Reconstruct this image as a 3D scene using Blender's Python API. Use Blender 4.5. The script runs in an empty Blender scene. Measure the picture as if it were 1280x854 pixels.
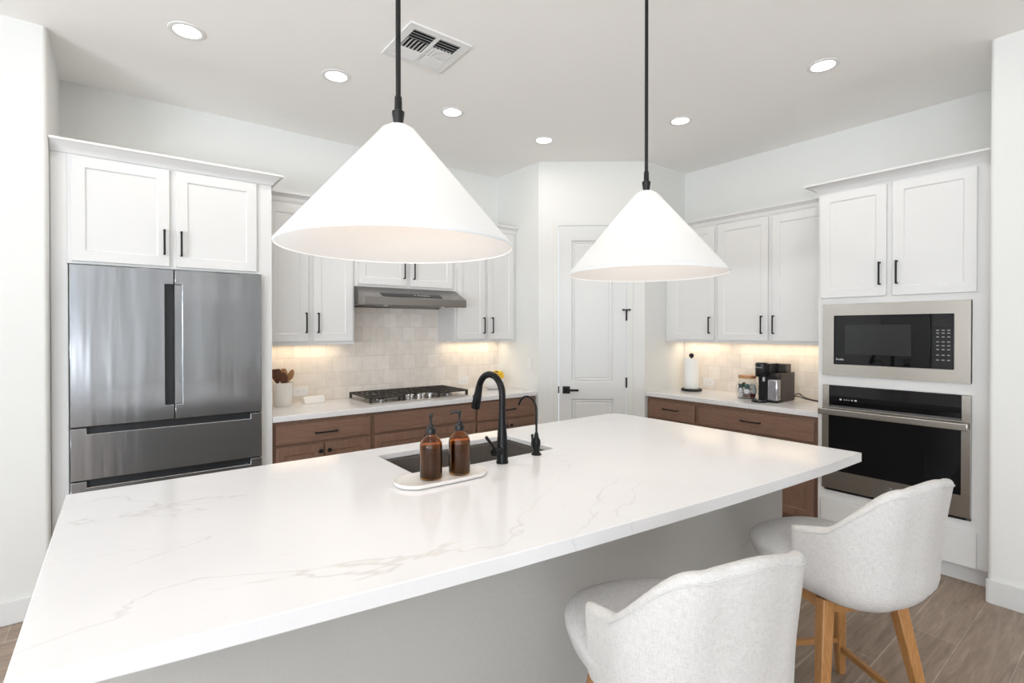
import bpy, bmesh, math, random
from mathutils import Vector, Matrix
SC = bpy.context.scene
COL = SC.collection
PI = math.pi

# ------------------------------------------------------------------ camera
cam = bpy.data.cameras.new('camera'); camo = bpy.data.objects.new('camera', cam); COL.objects.link(camo)
YAW, PITCH = 0.9138, -0.0069
camo.location = (0, 0, 1.503)
camo.rotation_euler = (PI/2 + PITCH, 0, YAW - PI/2)
cam.sensor_width = 36; cam.lens = 36*633.4/1280
cam.shift_y = -10.66/1280
cam.clip_start = 0.02
SC.camera = camo
# ------------------------------------------------------------------ world, light, exposure
SC.view_settings.view_transform = 'Standard'
SC.view_settings.look = 'None'
SC.view_settings.gamma = 1
SC.view_settings.use_curve_mapping = False
SC.view_settings.exposure = 0.28
w = bpy.data.worlds.new('sky'); SC.world = w; w.use_nodes = True
bg = w.node_tree.nodes['Background']
bg.inputs[0].default_value = (0.80, 0.90, 1.0, 1); bg.inputs[1].default_value = 1.3
SC.cycles.use_denoising = True
SC.cycles.max_bounces = 10
SC.cycles.diffuse_bounces = 6
SC.cycles.transmission_bounces = 10
SC.cycles.sample_clamp_indirect = 4.0
SC.cycles.blur_glossy = 0.5

def area(name, loc, rot, sx, sy, power, col):
    l = bpy.data.lights.new(name, 'AREA'); l.shape = 'RECTANGLE'; l.size = sx; l.size_y = sy
    l.energy = power; l.color = col
    o = bpy.data.objects.new(name, l); COL.objects.link(o); o.location = loc; o.rotation_euler = rot
    return o
# daylight coming in through the window openings behind the camera
DAY = (0.84, 0.92, 1.0)
area('daylight_back', (-2.85, -4.98, 1.45), (PI/2+0.25, 0, 0), 2.8, 2.3, 5, DAY)
area('daylight_side', (-4.48, -1.3, 1.45), (0, -PI/2-0.25, 0), 2.3, 3.8, 5, DAY)
# added upward fill lights at the same openings, to brighten the ceiling
FILL = (0.90, 0.95, 1.0)
area('ceiling_fill_back', (-2.85, -4.96, 0.9), (PI/2+1.1, 0, 0), 2.8, 1.2, 120, FILL)
area('ceiling_fill_side', (-4.46, -1.3, 0.9), (0, -PI/2-1.35, 0), 1.2, 3.8, 430, FILL)

# ------------------------------------------------------------------ materials
MATS = {}
def mat(name, col, rough=0.5, metal=0.0, **kw):
    m = bpy.data.materials.new(name); m.use_nodes = True
    b = m.node_tree.nodes['Principled BSDF']
    b.inputs['Base Color'].default_value = (*col, 1)
    b.inputs['Roughness'].default_value = rough
    b.inputs['Metallic'].default_value = metal
    for k, v in kw.items():
        b.inputs[k.replace('_', ' ')].default_value = v
    MATS[name] = m
    return m
def N(m, t, **props):
    n = m.node_tree.nodes.new(t)
    for k, v in props.items(): setattr(n, k, v)
    return n
def L(m, a, b): m.node_tree.links.new(a, b)
def bsdf(m): return m.node_tree.nodes['Principled BSDF']
def coords(m, scale=(1, 1, 1), rot=(0, 0, 0), loc=(0, 0, 0)):
    tc = N(m, 'ShaderNodeTexCoord'); mp = N(m, 'ShaderNodeMapping')
    L(m, tc.outputs['Object'], mp.inputs[0])
    mp.inputs['Scale'].default_value = scale; mp.inputs['Rotation'].default_value = rot; mp.inputs['Location'].default_value = loc
    return mp.outputs[0]
def noise(m, vec, scale, detail=4, dist=0.0, rough=0.55):
    n = N(m, 'ShaderNodeTexNoise'); L(m, vec, n.inputs['Vector'])
    n.inputs['Scale'].default_value = scale; n.inputs['Detail'].default_value = detail
    n.inputs['Distortion'].default_value = dist; n.inputs['Roughness'].default_value = rough
    return n.outputs['Fac']
def ramp(m, fac, stops):
    r = N(m, 'ShaderNodeValToRGB'); L(m, fac, r.inputs[0])
    el = r.color_ramp.elements
    while len(el) < len(stops): el.new(0.5)
    for e, (p, c) in zip(el, stops): e.position = p; e.color = (*c, 1)
    return r.outputs[0]
def bump(m, fac, strength, dist=0.01):
    b = N(m, 'ShaderNodeBump'); L(m, fac, b.inputs['Height'])
    b.inputs['Strength'].default_value = strength; b.inputs['Distance'].default_value = dist
    L(m, b.outputs[0], bsdf(m).inputs['Normal'])
def mixc(m, fac, a, b, mode='MIX'):
    x = N(m, 'ShaderNodeMix', data_type='RGBA', blend_type=mode)
    if isinstance(fac, float): x.inputs[0].default_value = fac
    else: L(m, fac, x.inputs[0])
    for i, v in ((6, a), (7, b)):
        if isinstance(v, tuple): x.inputs[i].default_value = (*v, 1)
        else: L(m, v, x.inputs[i])
    return x.outputs[2]

m = mat('wall_paint', (0.775, 0.782, 0.765), 0.7); bump(m, noise(m, coords(m), 90, 5), 0.12, 0.004)
m = mat('shaded_wall_paint', (0.47, 0.467, 0.448), 0.7); bump(m, noise(m, coords(m), 80, 5), 0.25, 0.005)  # wall paint darkened: shade under the island overhang is put into the colour
m = mat('ceiling_paint', (0.93, 0.915, 0.895), 0.8); bump(m, noise(m, coords(m), 70, 5), 0.12, 0.004)
m = mat('trim_paint', (0.75, 0.76, 0.76), 0.4)
m = mat('cabinet_white', (0.725, 0.725, 0.72), 0.42)
m = mat('quartz', (0.84, 0.84, 0.84), 0.14)
def veins(m):
    base = (0.84, 0.84, 0.845)
    v = coords(m, (0.55, 1.5, 1.0), (0, 0, 0.12))
    n1 = noise(m, v, 1.35, 5, 0.35, 0.48)
    l1 = ramp(m, n1, [(0.4988, (0, 0, 0)), (0.5, (1, 1, 1)), (0.5012, (0, 0, 0))])
    k1 = ramp(m, noise(m, coords(m, (1, 1, 1), (0, 0, 0), (3, 1, 0)), 1.1, 2), [(0.42, (0, 0, 0)), (0.62, (1, 1, 1))])
    v2 = coords(m, (1, 1, 1), (0, 0, 0.7), (5, 2, 1))
    n2 = noise(m, v2, 4.2, 6, 1.1, 0.6)
    l2 = ramp(m, n2, [(0.496, (0, 0, 0)), (0.50, (1, 1, 1)), (0.504, (0, 0, 0))])
    k2 = ramp(m, noise(m, v2, 6.5, 2), [(0.58, (0, 0, 0)), (0.68, (1, 1, 1))])
    a = mixc(m, 1.0, l1, k1, 'MULTIPLY'); b = mixc(m, 1.0, l2, k2, 'MULTIPLY')
    s = mixc(m, 1.0, a, mixc(m, 1.0, b, (0.8, 0.8, 0.8), 'MULTIPLY'), 'ADD')
    c = ramp(m, noise(m, coords(m), 2.5, 4), [(0.3, (0.76, 0.76, 0.775)), (0.7, (0.79, 0.79, 0.80))])
    L(m, mixc(m, s, c, (0.66, 0.64, 0.625)), bsdf(m).inputs['Base Color'])
veins(m)
def wood(name, c1, c2, scale=(1, 1, 1), rough=0.45, gs=9.0):
    m = mat(name, c1, rough)
    v = coords(m, scale)
    n = noise(m, v, gs, 8, 0.6, 0.65)
    L(m, ramp(m, n, [(0.3, c1), (0.7, c2)]), bsdf(m).inputs['Base Color'])
    bump(m, n, 0.08, 0.002)
    return m
wood('brown_wood', (0.160, 0.088, 0.060), (0.250, 0.148, 0.102), (1.0, 1.0, 14.0))
wood('brown_wood_upright', (0.160, 0.088, 0.060), (0.250, 0.148, 0.102), (14.0, 14.0, 1.0))
wood('oak', (0.30, 0.135, 0.040), (0.47, 0.235, 0.085), (14, 14, 1.0), 0.4)
wood('spoon_wood', (0.33, 0.16, 0.07), (0.50, 0.28, 0.13), (10, 10, 1.5), 0.5)
wood('dark_spoon_wood', (0.085, 0.026, 0.013), (0.14, 0.05, 0.022), (10, 10, 1.5), 0.5)
wood('lid_wood', (0.38, 0.17, 0.07), (0.50, 0.25, 0.11), (3, 12, 12), 0.45)
m = mat('stainless', (0.34, 0.35, 0.37), 0.19, 1.0, Anisotropic=0.6)
bump(m, noise(m, coords(m, (3.2, 3.2, 0.25)), 1.5, 3), 0.26, 0.03)
m = mat('warm_stainless', (0.50, 0.475, 0.44), 0.24, 1.0)
m = mat('hood_steel', (0.27, 0.25, 0.235), 0.26, 1.0)
mat('chrome', (0.75, 0.75, 0.76), 0.08, 1.0)
mat('dark_recess', (0.03, 0.032, 0.035), 0.4, 0.6)
mat('fridge_side', (0.12, 0.12, 0.125), 0.5)
mat('black_metal', (0.008, 0.008, 0.009), 0.42, Specular_IOR_Level=0.35)
mat('black_satin', (0.004, 0.0045, 0.005), 0.30, Specular_IOR_Level=0.22)
mat('black_plastic', (0.007, 0.007, 0.008), 0.3, Specular_IOR_Level=0.35)
mat('brown_plastic', (0.030, 0.024, 0.020), 0.4)
mat('black_glass', (0.004, 0.004, 0.005), 0.03, Specular_IOR_Level=0.32)
mat('screen_grey', (0.022, 0.023, 0.024), 0.12, Specular_IOR_Level=0.32)
mat('cast_iron', (0.026, 0.021, 0.018), 0.55)
mat('sink_granite', (0.115, 0.102, 0.090), 0.5)
mat('white_ceramic', (0.78, 0.76, 0.73), 0.25)
mat('white_plastic', (0.80, 0.80, 0.79), 0.35)
mat('grey_mark', (0.30, 0.30, 0.31), 0.5)
mat('white_mark', (0.70, 0.72, 0.74), 0.5)
mat('paper', (0.83, 0.83, 0.82), 0.9)
m = mat('banana', (0.75, 0.47, 0.02), 0.5)
L(m, ramp(m, noise(m, coords(m), 30, 4), [(0.55, (0.78, 0.50, 0.02)), (0.75, (0.25, 0.11, 0.015))]), bsdf(m).inputs['Base Color'])
mat('banana_tip', (0.05, 0.03, 0.012), 0.7)
for nme, c in dict(white=(0.75, 0.75, 0.76), green=(0.02, 0.085, 0.065), blue=(0.025, 0.11, 0.26), brown=(0.12, 0.055, 0.03), black=(0.02, 0.02, 0.022), red=(0.20, 0.04, 0.05), gold=(0.42, 0.30, 0.13)).items():
    mat('pod_' + nme, c, 0.35)
# fabric
m = mat('cream_fabric', (0.72, 0.70, 0.68), 0.95)
wv1 = N(m, 'ShaderNodeTexWave', wave_type='BANDS', bands_direction='Z'); wv2 = N(m, 'ShaderNodeTexWave', wave_type='BANDS', bands_direction='DIAGONAL')
for wv in (wv1, wv2):
    L(m, coords(m), wv.inputs[0]); wv.inputs['Scale'].default_value = 95; wv.inputs['Distortion'].default_value = 5; wv.inputs['Detail'].default_value = 2
wm = mixc(m, 0.5, wv1.outputs[0], wv2.outputs[0])
fz = noise(m, coords(m, (110, 110, 22)), 3, 2); fh = noise(m, coords(m, (22, 22, 110)), 3, 2)
fc = ramp(m, mixc(m, 0.5, fz, fh), [(0.33, (0.53, 0.515, 0.50)), (0.5, (0.605, 0.593, 0.582)), (0.67, (0.65, 0.645, 0.64))])
L(m, fc, bsdf(m).inputs['Base Color']); bump(m, wm, 0.35, 0.002)
# pendant shade: thin cloth that lets the bulb shine through
def shade_mat(name, col, tcol, t):
    m = bpy.data.materials.new(name); m.use_nodes = True; nt = m.node_tree; nt.nodes.clear()
    d = N(m, 'ShaderNodeBsdfDiffuse'); tr = N(m, 'ShaderNodeBsdfTranslucent'); mx = N(m, 'ShaderNodeMixShader'); o = N(m, 'ShaderNodeOutputMaterial')
    d.inputs[0].default_value = (*col, 1); tr.inputs[0].default_value = (*tcol, 1); mx.inputs[0].default_value = t
    L(m, d.outputs[0], mx.inputs[1]); L(m, tr.outputs[0], mx.inputs[2]); L(m, mx.outputs[0], o.inputs[0]); MATS[name] = m
shade_mat('shade_cloth', (0.93, 0.93, 0.93), (0.92, 0.96, 1.0), 0.55)
shade_mat('shade_lining', (0.52, 0.44, 0.38), (0.86, 0.94, 1.0), 0.58)
def emit(name, col, s):
    m = bpy.data.materials.new(name); m.use_nodes = True; nt = m.node_tree; nt.nodes.clear()
    e = N(m, 'ShaderNodeEmission'); o = N(m, 'ShaderNodeOutputMaterial'); e.inputs[0].default_value = (*col, 1); e.inputs[1].default_value = s
    L(m, e.outputs[0], o.inputs[0]); MATS[name] = m
emit('lamp_glow', (1.0, 0.93, 0.84), 5.0)
emit('bulb_glow', (1.0, 0.86, 0.70), 5.0)
emit('led_glow', (1.0, 0.82, 0.60), 2.0)
# glass
m = mat('amber_glass', (0.68, 0.31, 0.06), 0.02, 0.0, Transmission_Weight=1.0, IOR=1.45)
m = mat('soap', (0.026, 0.019, 0.014), 0.2)
m = mat('clear_glass', (0.97, 0.98, 0.98), 0.02, 0.0, Transmission_Weight=1.0, IOR=1.2)
m = mat('tank_glass', (0.42, 0.42, 0.45), 0.12, 0.7)
# tiles
def tile_mat(name, along):
    m = mat(name, (0.7, 0.62, 0.53), 0.16)
    tc = N(m, 'ShaderNodeTexCoord'); sp = N(m, 'ShaderNodeSeparateXYZ'); cb = N(m, 'ShaderNodeCombineXYZ')
    L(m, tc.outputs['Object'], sp.inputs[0]); L(m, sp.outputs[along], cb.inputs[0]); L(m, sp.outputs[2], cb.inputs[1])
    def brick(c1, c2, mo):
        b = N(m, 'ShaderNodeTexBrick'); L(m, cb.outputs[0], b.inputs['Vector'])
        b.offset = 0.42; b.squash = 1.0
        b.inputs['Scale'].default_value = 1.0; b.inputs['Brick Width'].default_value = 0.128; b.inputs['Row Height'].default_value = 0.127
        b.inputs['Mortar Size'].default_value = 0.0022; b.inputs['Mortar Smooth'].default_value = 0.3; b.inputs['Bias'].default_value = 0.0
        b.inputs['Color1'].default_value = (*c1, 1); b.inputs['Color2'].default_value = (*c2, 1); b.inputs['Mortar'].default_value = (*mo, 1)
        return b
    b = brick((0.90, 0.845, 0.78), (0.81, 0.745, 0.675), (0.72, 0.66, 0.60))
    cl = ramp(m, noise(m, cb.outputs[0], 14, 4), [(0.3, (0.90, 0.90, 0.90)), (0.7, (1, 1, 1))])
    L(m, mixc(m, 1.0, b.outputs[0], cl, 'MULTIPLY'), bsdf(m).inputs['Base Color'])
    b2 = brick((1, 1, 1), (0.82, 0.82, 0.82), (0, 0, 0))
    h = mixc(m, 0.35, b2.outputs[0], ramp(m, noise(m, cb.outputs[0], 22, 3), [(0, (0, 0, 0)), (1, (1, 1, 1))]))
    bump(m, h, 0.35, 0.004)
tile_mat('zellige_back', 0); tile_mat('zellige_side', 1)
# floor planks
m = mat('floor_planks', (0.3, 0.24, 0.19), 0.38)
def floor_m(m):
    v = coords(m, (1, 1, 1), (0, 0, 0), (0.45, -0.006, 0))
    def brick(c1, c2, mo):
        b = N(m, 'ShaderNodeTexBrick'); L(m, v, b.inputs['Vector']); b.offset = 0.37
        b.inputs['Scale'].default_value = 1.0; b.inputs['Brick Width'].default_value = 1.2; b.inputs['Row Height'].default_value = 0.20
        b.inputs['Mortar Size'].default_value = 0.0018; b.inputs['Mortar Smooth'].default_value = 0.2
        b.inputs['Color1'].default_value = (*c1, 1); b.inputs['Color2'].default_value = (*c2, 1); b.inputs['Mortar'].default_value = (*mo, 1)
        return b
    b = brick((0.36, 0.275, 0.213), (0.225, 0.165, 0.126), (0.46, 0.40, 0.34))
    g = ramp(m, noise(m, coords(m, (1.3, 13, 1)), 2.6, 8, 1.0, 0.65), [(0.3, (0.62, 0.60, 0.58)), (0.7, (1.25, 1.25, 1.25))])
    L(m, mixc(m, 1.0, b.outputs[0], g, 'MULTIPLY'), bsdf(m).inputs['Base Color'])
floor_m(m)

# ------------------------------------------------------------------ mesh helpers
class MB:
    def __init__(s): s.bm = bmesh.new()
    def box(s, x0, x1, y0, y1, z0, z1):
        p = [(x, y, z) for z in (z0, z1) for y in (y0, y1) for x in (x0, x1)]
        v = [s.bm.verts.new(q) for q in p]
        for f in ((0, 2, 3, 1), (4, 5, 7, 6), (0, 1, 5, 4), (2, 6, 7, 3), (0, 4, 6, 2), (1, 3, 7, 5)):
            s.bm.faces.new([v[i] for i in f])
        return s
    def prism(s, pts, axis, a0, a1):
        """polygon in the two other axes, pulled along `axis`"""
        def P(p, a):
            return {'x': (a, p[0], p[1]), 'y': (p[0], a, p[1]), 'z': (p[0], p[1], a)}[axis]
        A = [s.bm.verts.new(P(p, a0)) for p in pts]; B = [s.bm.verts.new(P(p, a1)) for p in pts]
        n = len(pts)
        s.bm.faces.new(A); s.bm.faces.new(B[::-1])
        for i in range(n): s.bm.faces.new((A[i], B[i], B[(i+1) % n], A[(i+1) % n]))
        bmesh.ops.recalc_face_normals(s.bm, faces=s.bm.faces)
        return s
    def lathe(s, prof, seg=40, c=(0, 0, 0), closed=False, M=None):
        rings = []
        for r, z in prof:
            if r < 1e-6: rings.append([s.bm.verts.new((c[0], c[1], c[2]+z))])
            else: rings.append([s.bm.verts.new((c[0]+r*math.cos(2*PI*k/seg), c[1]+r*math.sin(2*PI*k/seg), c[2]+z)) for k in range(seg)])
        pairs = list(zip(rings, rings[1:])) + ([(rings[-1], rings[0])] if closed else [])
        for a, b in pairs:
            for k in range(seg):
                k2 = (k+1) % seg
                if len(a) == 1 and len(b) == 1: continue
                if len(a) == 1: s.bm.faces.new((a[0], b[k2], b[k]))
                elif len(b) == 1: s.bm.faces.new((a[k], a[k2], b[0]))
                else: s.bm.faces.new((a[k], a[k2], b[k2], b[k]))
        bmesh.ops.recalc_face_normals(s.bm, faces=s.bm.faces)
        return s
    def tube(s, pts, r, seg=12, cap=True):
        pts = [Vector(p) for p in pts]
        rr = r if isinstance(r, (list, tuple)) else [r]*len(pts)
        rings = []; up = Vector((0.13, 0.27, 0.95)).normalized(); u = None
        for i, p in enumerate(pts):
            t = (pts[min(i+1, len(pts)-1)] - pts[max(i-1, 0)]).normalized()
            if u is None:
                u = t.cross(up)
                if u.length < 0.1: u = t.cross(Vector((1, 0, 0)))
            u = (u - t*u.dot(t)).normalized(); v = t.cross(u)
            rings.append([s.bm.verts.new(p + (u*math.cos(2*PI*k/seg) + v*math.sin(2*PI*k/seg))*rr[i]) for k in range(seg)])
        for a, b in zip(rings, rings[1:]):
            for k in range(seg): s.bm.faces.new((a[k], a[(k+1) % seg], b[(k+1) % seg], b[k]))
        if cap:
            s.bm.faces.new(rings[0][::-1]); s.bm.faces.new(rings[-1])
        bmesh.ops.recalc_face_normals(s.bm, faces=s.bm.faces)
        return s
    def bar(s, a, b, wa, wb=None, da=None, db=None, side=(1, 0, 0)):
        """square tapering bar from a to b"""
        wb = wa if wb is None else wb; da = wa if da is None else da; db = wb if db is None else db
        a, b = Vector(a), Vector(b); t = (b-a).normalized(); x = Vector(side); x = (x - t*x.dot(t)).normalized(); y = t.cross(x)
        R = []
        for p, w_, d_ in ((a, wa, da), (b, wb, db)):
            R.append([s.bm.verts.new(p + x*sx*w_/2 + y*sy*d_/2) for sx, sy in ((-1, -1), (1, -1), (1, 1), (-1, 1))])
        s.bm.faces.new(R[0][::-1]); s.bm.faces.new(R[1])
        for k in range(4): s.bm.faces.new((R[0][k], R[0][(k+1) % 4], R[1][(k+1) % 4], R[1][k]))
        bmesh.ops.recalc_face_normals(s.bm, faces=s.bm.faces)
        return s
    def panel(s, x0, x1, z0, z1, yf, yb, fw, step, slope=0.004, raised=None):
        """framed door front: faces -Y at yf, back at yb"""
        def ring(d, y): return [s.bm.verts.new(q) for q in ((x0+d, y, z0+d), (x1-d, y, z0+d), (x1-d, y, z1-d), (x0+d, y, z1-d))]
        rs = [ring(0, yb), ring(0, yf), ring(fw, yf), ring(fw+slope, yf+step)]
        s.bm.faces.new(rs[0])
        for a, b in zip(rs, rs[1:]):
            for k in range(4): s.bm.faces.new((a[k], a[(k+1) % 4], b[(k+1) % 4], b[k]))
        s.bm.faces.new(rs[-1])
        bmesh.ops.recalc_face_normals(s.bm, faces=s.bm.faces)
        return s
    def build(s, name, material, parent=None, off=(0, 0, 0), bevel=0.0, seg=2, smooth=False, loc=None, rotz=0.0, angle=40):
        if off != (0, 0, 0): bmesh.ops.translate(s.bm, verts=s.bm.verts, vec=(-off[0], -off[1], -off[2]))
        me = bpy.data.meshes.new(name); s.bm.to_mesh(me); s.bm.free()
        me.materials.append(MATS[material])
        o = bpy.data.objects.new(name, me); COL.objects.link(o)
        if parent: o.parent = parent
        if loc: o.location = loc
        o.rotation_euler = (0, 0, rotz)
        if bevel:
            b = o.modifiers.new('bevel', 'BEVEL'); b.width = bevel; b.segments = seg; b.limit_method = 'ANGLE'; b.angle_limit = math.radians(35)
        if smooth or bevel:
            for p in me.polygons: p.use_smooth = True
            try: me.set_sharp_from_angle(angle=math.radians(angle))
            except Exception: pass
        return o
def thing(name, label, cat, loc=(0, 0, 0), rotz=0.0, group=None):
    o = bpy.data.objects.new(name, None); COL.objects.link(o); o.location = loc; o.rotation_euler = (0, 0, rotz)
    o.empty_display_size = 0.1
    return tag(o, label, cat, group)
def tag(o, label, cat, group=None):
    o['label'] = label; o['category'] = cat
    if group: o['group'] = group
    return o
def struct(o): o['kind'] = 'structure'; return o
def arc(c, r, a0, a1, n, f): return [f(c[0]+r*math.cos(a0+(a1-a0)*i/n), c[1]+r*math.sin(a0+(a1-a0)*i/n)) for i in range(n+1)]
def text_mesh(txt, size, name, material, parent, loc, rot):
    cu = bpy.data.curves.new(name, 'FONT'); cu.body = txt; cu.size = size; cu.extrude = 0.0003; cu.align_x = 'LEFT'
    tmp = bpy.data.objects.new(name + '_tmp', cu); COL.objects.link(tmp)
    dg = bpy.context.evaluated_depsgraph_get(); me = bpy.data.meshes.new_from_object(tmp.evaluated_get(dg))
    bpy.data.objects.remove(tmp); me.materials.clear(); me.materials.append(MATS[material])
    o = bpy.data.objects.new(name, me); COL.objects.link(o); o.parent = parent; o.location = loc; o.rotation_euler = rot
    return o

# ------------------------------------------------------------------ the setting
YW, XW, ZC = 4.311, 4.566, 3.09          # back wall, right wall, ceiling
XR = 3.135                               # pantry return wall
A = Vector((XR, 3.652)); B = Vector((3.917, 3.025))   # diagonal pantry wall
XL, YL = -0.302, 3.602                   # left wall corner
XN, YN = 3.785, 0.606                    # near right wall corner
T = 0.12
struct(MB().box(-4.6, 4.7, -5.1, 4.45, -0.1, 0).build('floor', 'floor_planks'))
struct(MB().box(-4.6, 4.7, -5.1, 4.45, ZC, ZC+0.1).build('ceiling', 'ceiling_paint'))
struct(MB().box(XL-T, XR+0.02, YW, YW+T, 0, ZC).build('wall_back', 'wall_paint'))
# left wall with a rounded corner turning into the refrigerator alcove
rr = 0.022
pts = [(-4.6, YL)] + arc((XL-rr, YL+rr), rr, -PI/2, 0, 6, lambda x, y: (x, y)) + [(XL, YW), (XL-T, YW), (XL-T, YL+T), (-4.6, YL+T)]
struct(MB().prism(pts, 'z', 0, ZC).build('wall_left', 'wall_paint', smooth=True))
struct(MB().box(XW, XW+T, YN-T, B.y+T, 0, ZC).build('wall_right', 'wall_paint'))
pts = [(XN, -5.0)] + arc((XN+rr, YN-rr), rr, PI, PI/2, 6, lambda x, y: (x, y)) + [(XW, YN), (XW, YN-T), (XN+T, YN-T), (XN+T, -5.0)]
struct(MB().prism(pts, 'z', 0, ZC).build('wall_right_near', 'wall_paint', smooth=True))
# pantry: return wall, diagonal wall with a door opening, second return
dv = (B-A).normalized(); nv = Vector((dv.y, -dv.x))     # nv points into the room
if nv.y > 0: nv = -nv
DS0, DS1, DZ = 0.195, 0.824, 2.479
def dpt(s, d=0.0): q = A + dv*s - nv*d; return (q.x, q.y)
LEN = (B-A).length
struct(MB().prism([(XR, YW), (XR, A.y), dpt(0.05), dpt(0.05, T), (XR+T, A.y+0.02), (XR+T, YW)], 'z', 0, ZC).build('wall_pantry_left', 'wall_paint'))
mb = MB().prism([dpt(0.05), dpt(DS0-0.012), dpt(DS0-0.012, T), dpt(0.05, T)], 'z', 0, ZC)
mb.prism([dpt(DS1+0.012), dpt(LEN-0.05), dpt(LEN-0.05, T), dpt(DS1+0.012, T)], 'z', 0, ZC)
mb.prism([dpt(DS0-0.012), dpt(DS1+0.012), dpt(DS1+0.012, T), dpt(DS0-0.012, T)], 'z', DZ+0.012, ZC)
struct(mb.build('wall_pantry_front', 'wall_paint'))
struct(MB().prism([dpt(LEN-0.05), (B.x, B.y), (XW, B.y), (XW, B.y+T), (B.x+0.03, B.y+T), dpt(LEN-0.05, T)], 'z', 0, ZC).build('wall_pantry_right', 'wall_paint'))
# walls behind the camera, with the window openings the daylight comes through
mb = MB().box(-4.6, -4.3, -5.1, -5.0, 0, ZC).box(-1.4, 4.7, -5.1, -5.0, 0, ZC).box(-4.3, -1.4, -5.1, -5.0, 2.65, ZC).box(-4.3, -1.4, -5.1, -5.0, 0, 0.25)
struct(mb.build('wall_behind', 'wall_paint'))
mb = MB().box(-4.6, -4.5, -5.0, -3.25, 0, ZC).box(-4.6, -4.5, 0.65, 3.6, 0, ZC).box(-4.6, -4.5, -3.25, 0.65, 2.65, ZC).box(-4.6, -4.5, -3.25, 0.65, 0, 0.25)
struct(mb.build('wall_side', 'wall_paint'))
mb = MB()
for x in (-4.3, -3.35, -2.40, -1.46): mb.box(x, x+0.06, -5.08, -5.03, 0.25, 2.65)
struct(mb.build('window_1', 'trim_paint'))
mb = MB()
for y in (-3.25, -1.97, -0.69, 0.59): mb.box(-4.58, -4.53, y, y+0.06, 0.25, 2.65)
struct(mb.build('window_2', 'trim_paint'))
# baseboards
def bprof(h=0.135, t=0.016): return h, t
mb = MB().box(-4.5, XL-0.006, YL-0.016, YL-0.0005, 0.0, 0.125)
struct(mb.build('baseboard_left', 'trim_paint', bevel=0.006, seg=3))
mb = MB().prism([(XN-0.016, -4.99), (XN-0.016, YN-0.012)] + [(XN-0.005, YN+0.006), (XN+0.0, YN+0.006), (XN-0.0005, YN-0.02), (XN-0.0005, -4.99)], 'z', 0, 0.128)
struct(mb.build('baseboard_right', 'trim_paint', bevel=0.005, seg=3))
# door casing and pantry door
ang = math.atan2(dv.y, dv.x)
def diag(name, z=0.0): return dict(loc=(A.x, A.y, z), rotz=ang)
mb = MB()
yf = -0.010
mb.box(0.140, DS0-0.006, yf, -0.0005, 0, DZ+0.052).box(DS1+0.006, 0.892, yf, -0.0005, 0, DZ+0.052).box(DS0-0.006, DS1+0.006, yf, -0.0005, DZ+0.006, DZ+0.052)
struct(mb.build('trim_1', 'wall_paint', bevel=0.003, **diag('')))
d = bpy.data.objects.new('door_1', None); COL.objects.link(d); d.location = (A.x, A.y, 0); d.rotation_euler = (0, 0, ang); struct(d)
d['label'] = 'white two panel pantry door with black lever handle'
mb = MB(); t0, t1 = -0.004, 0.036
x0, x1 = DS0, DS1; pa, pb = 0.312, 0.707
zs = [0.006, 0.22, 0.845, 1.005, 2.345, DZ]
mb.box(x0, pa, t0, t1, zs[0], zs[5]).box(pb, x1, t0, t1, zs[0], zs[5])
for a_, b_ in ((0, 1), (2, 3), (4, 5)): mb.box(pa, pb, t0, t1, zs[a_], zs[b_])
leaf = mb.build('door_leaf', 'trim_paint', d)
for a_, b_ in ((1, 2), (3, 4)):
    mb = MB()
    rings = []
    for dd, yy in ((0, t0), (0.010, t0+0.014), (0.020, t0+0.006), (0.034, t0+0.012), (0.045, t0+0.008)):
        rings.append([mb.bm.verts.new(q) for q in ((pa+dd, yy, zs[a_]+dd), (pb-dd, yy, zs[a_]+dd), (pb-dd, yy, zs[b_]-dd), (pa+dd, yy, zs[b_]-dd))])
    for r1, r2 in zip(rings, rings[1:]):
        for k in range(4): mb.bm.faces.new((r1[k], r1[(k+1) % 4], r2[(k+1) % 4], r2[k]))
    mb.bm.faces.new(rings[-1]); bk = [mb.bm.verts.new((v.co.x, t1, v.co.z)) for v in rings[0]]
    mb.bm.faces.new(bk[::-1])
    for k in range(4): mb.bm.faces.new((rings[0][k], bk[k], bk[(k+1) % 4], rings[0][(k+1) % 4]))
    bmesh.ops.recalc_face_normals(mb.bm, faces=mb.bm.faces)
    mb.build('door_panel', 'trim_paint', d)
hd = MB().box(0.228, 0.296, t0-0.009, t0-0.0003, 0.897, 0.965).build('door_handle', 'black_metal', d, bevel=0.002)
MB().box(0.250, 0.272, t0-0.05, t0-0.009, 0.921, 0.941).box(0.250, 0.374, t0-0.05, t0-0.036, 0.921, 0.941).build('lever', 'black_metal', hd, bevel=0.002)
for z0, z1 in ((2.22, 2.32), (1.586, 1.69), (0.954, 1.049), (0.20, 0.30)):
    h = MB().tube([(DS1+0.004, t0-0.008, z0), (DS1+0.004, t0-0.008, z1)], 0.0085).build('hinge', 'black_metal', d, smooth=True)
    if abs(z0-1.586) < 0.01:
        MB().tube([(DS1-0.028, t0-0.02, z1-0.002), (DS1+0.034, t0-0.02, z1-0.002)], 0.006).tube([(DS1+0.034, t0-0.02, z1-0.002), (DS1+0.034, t0-0.006, z1-0.002)], 0.009).tube([(DS1-0.028, t0-0.02, z1-0.002), (DS1-0.028, t0-0.008, z1-0.002)], 0.009).build('door_stop', 'black_metal', h, smooth=True)
MB().box(DS0-0.012, DS0-0.001, t0-0.006, t0+0.01, 0.90, 0.965).build('strike_plate', 'black_metal', d)
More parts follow.
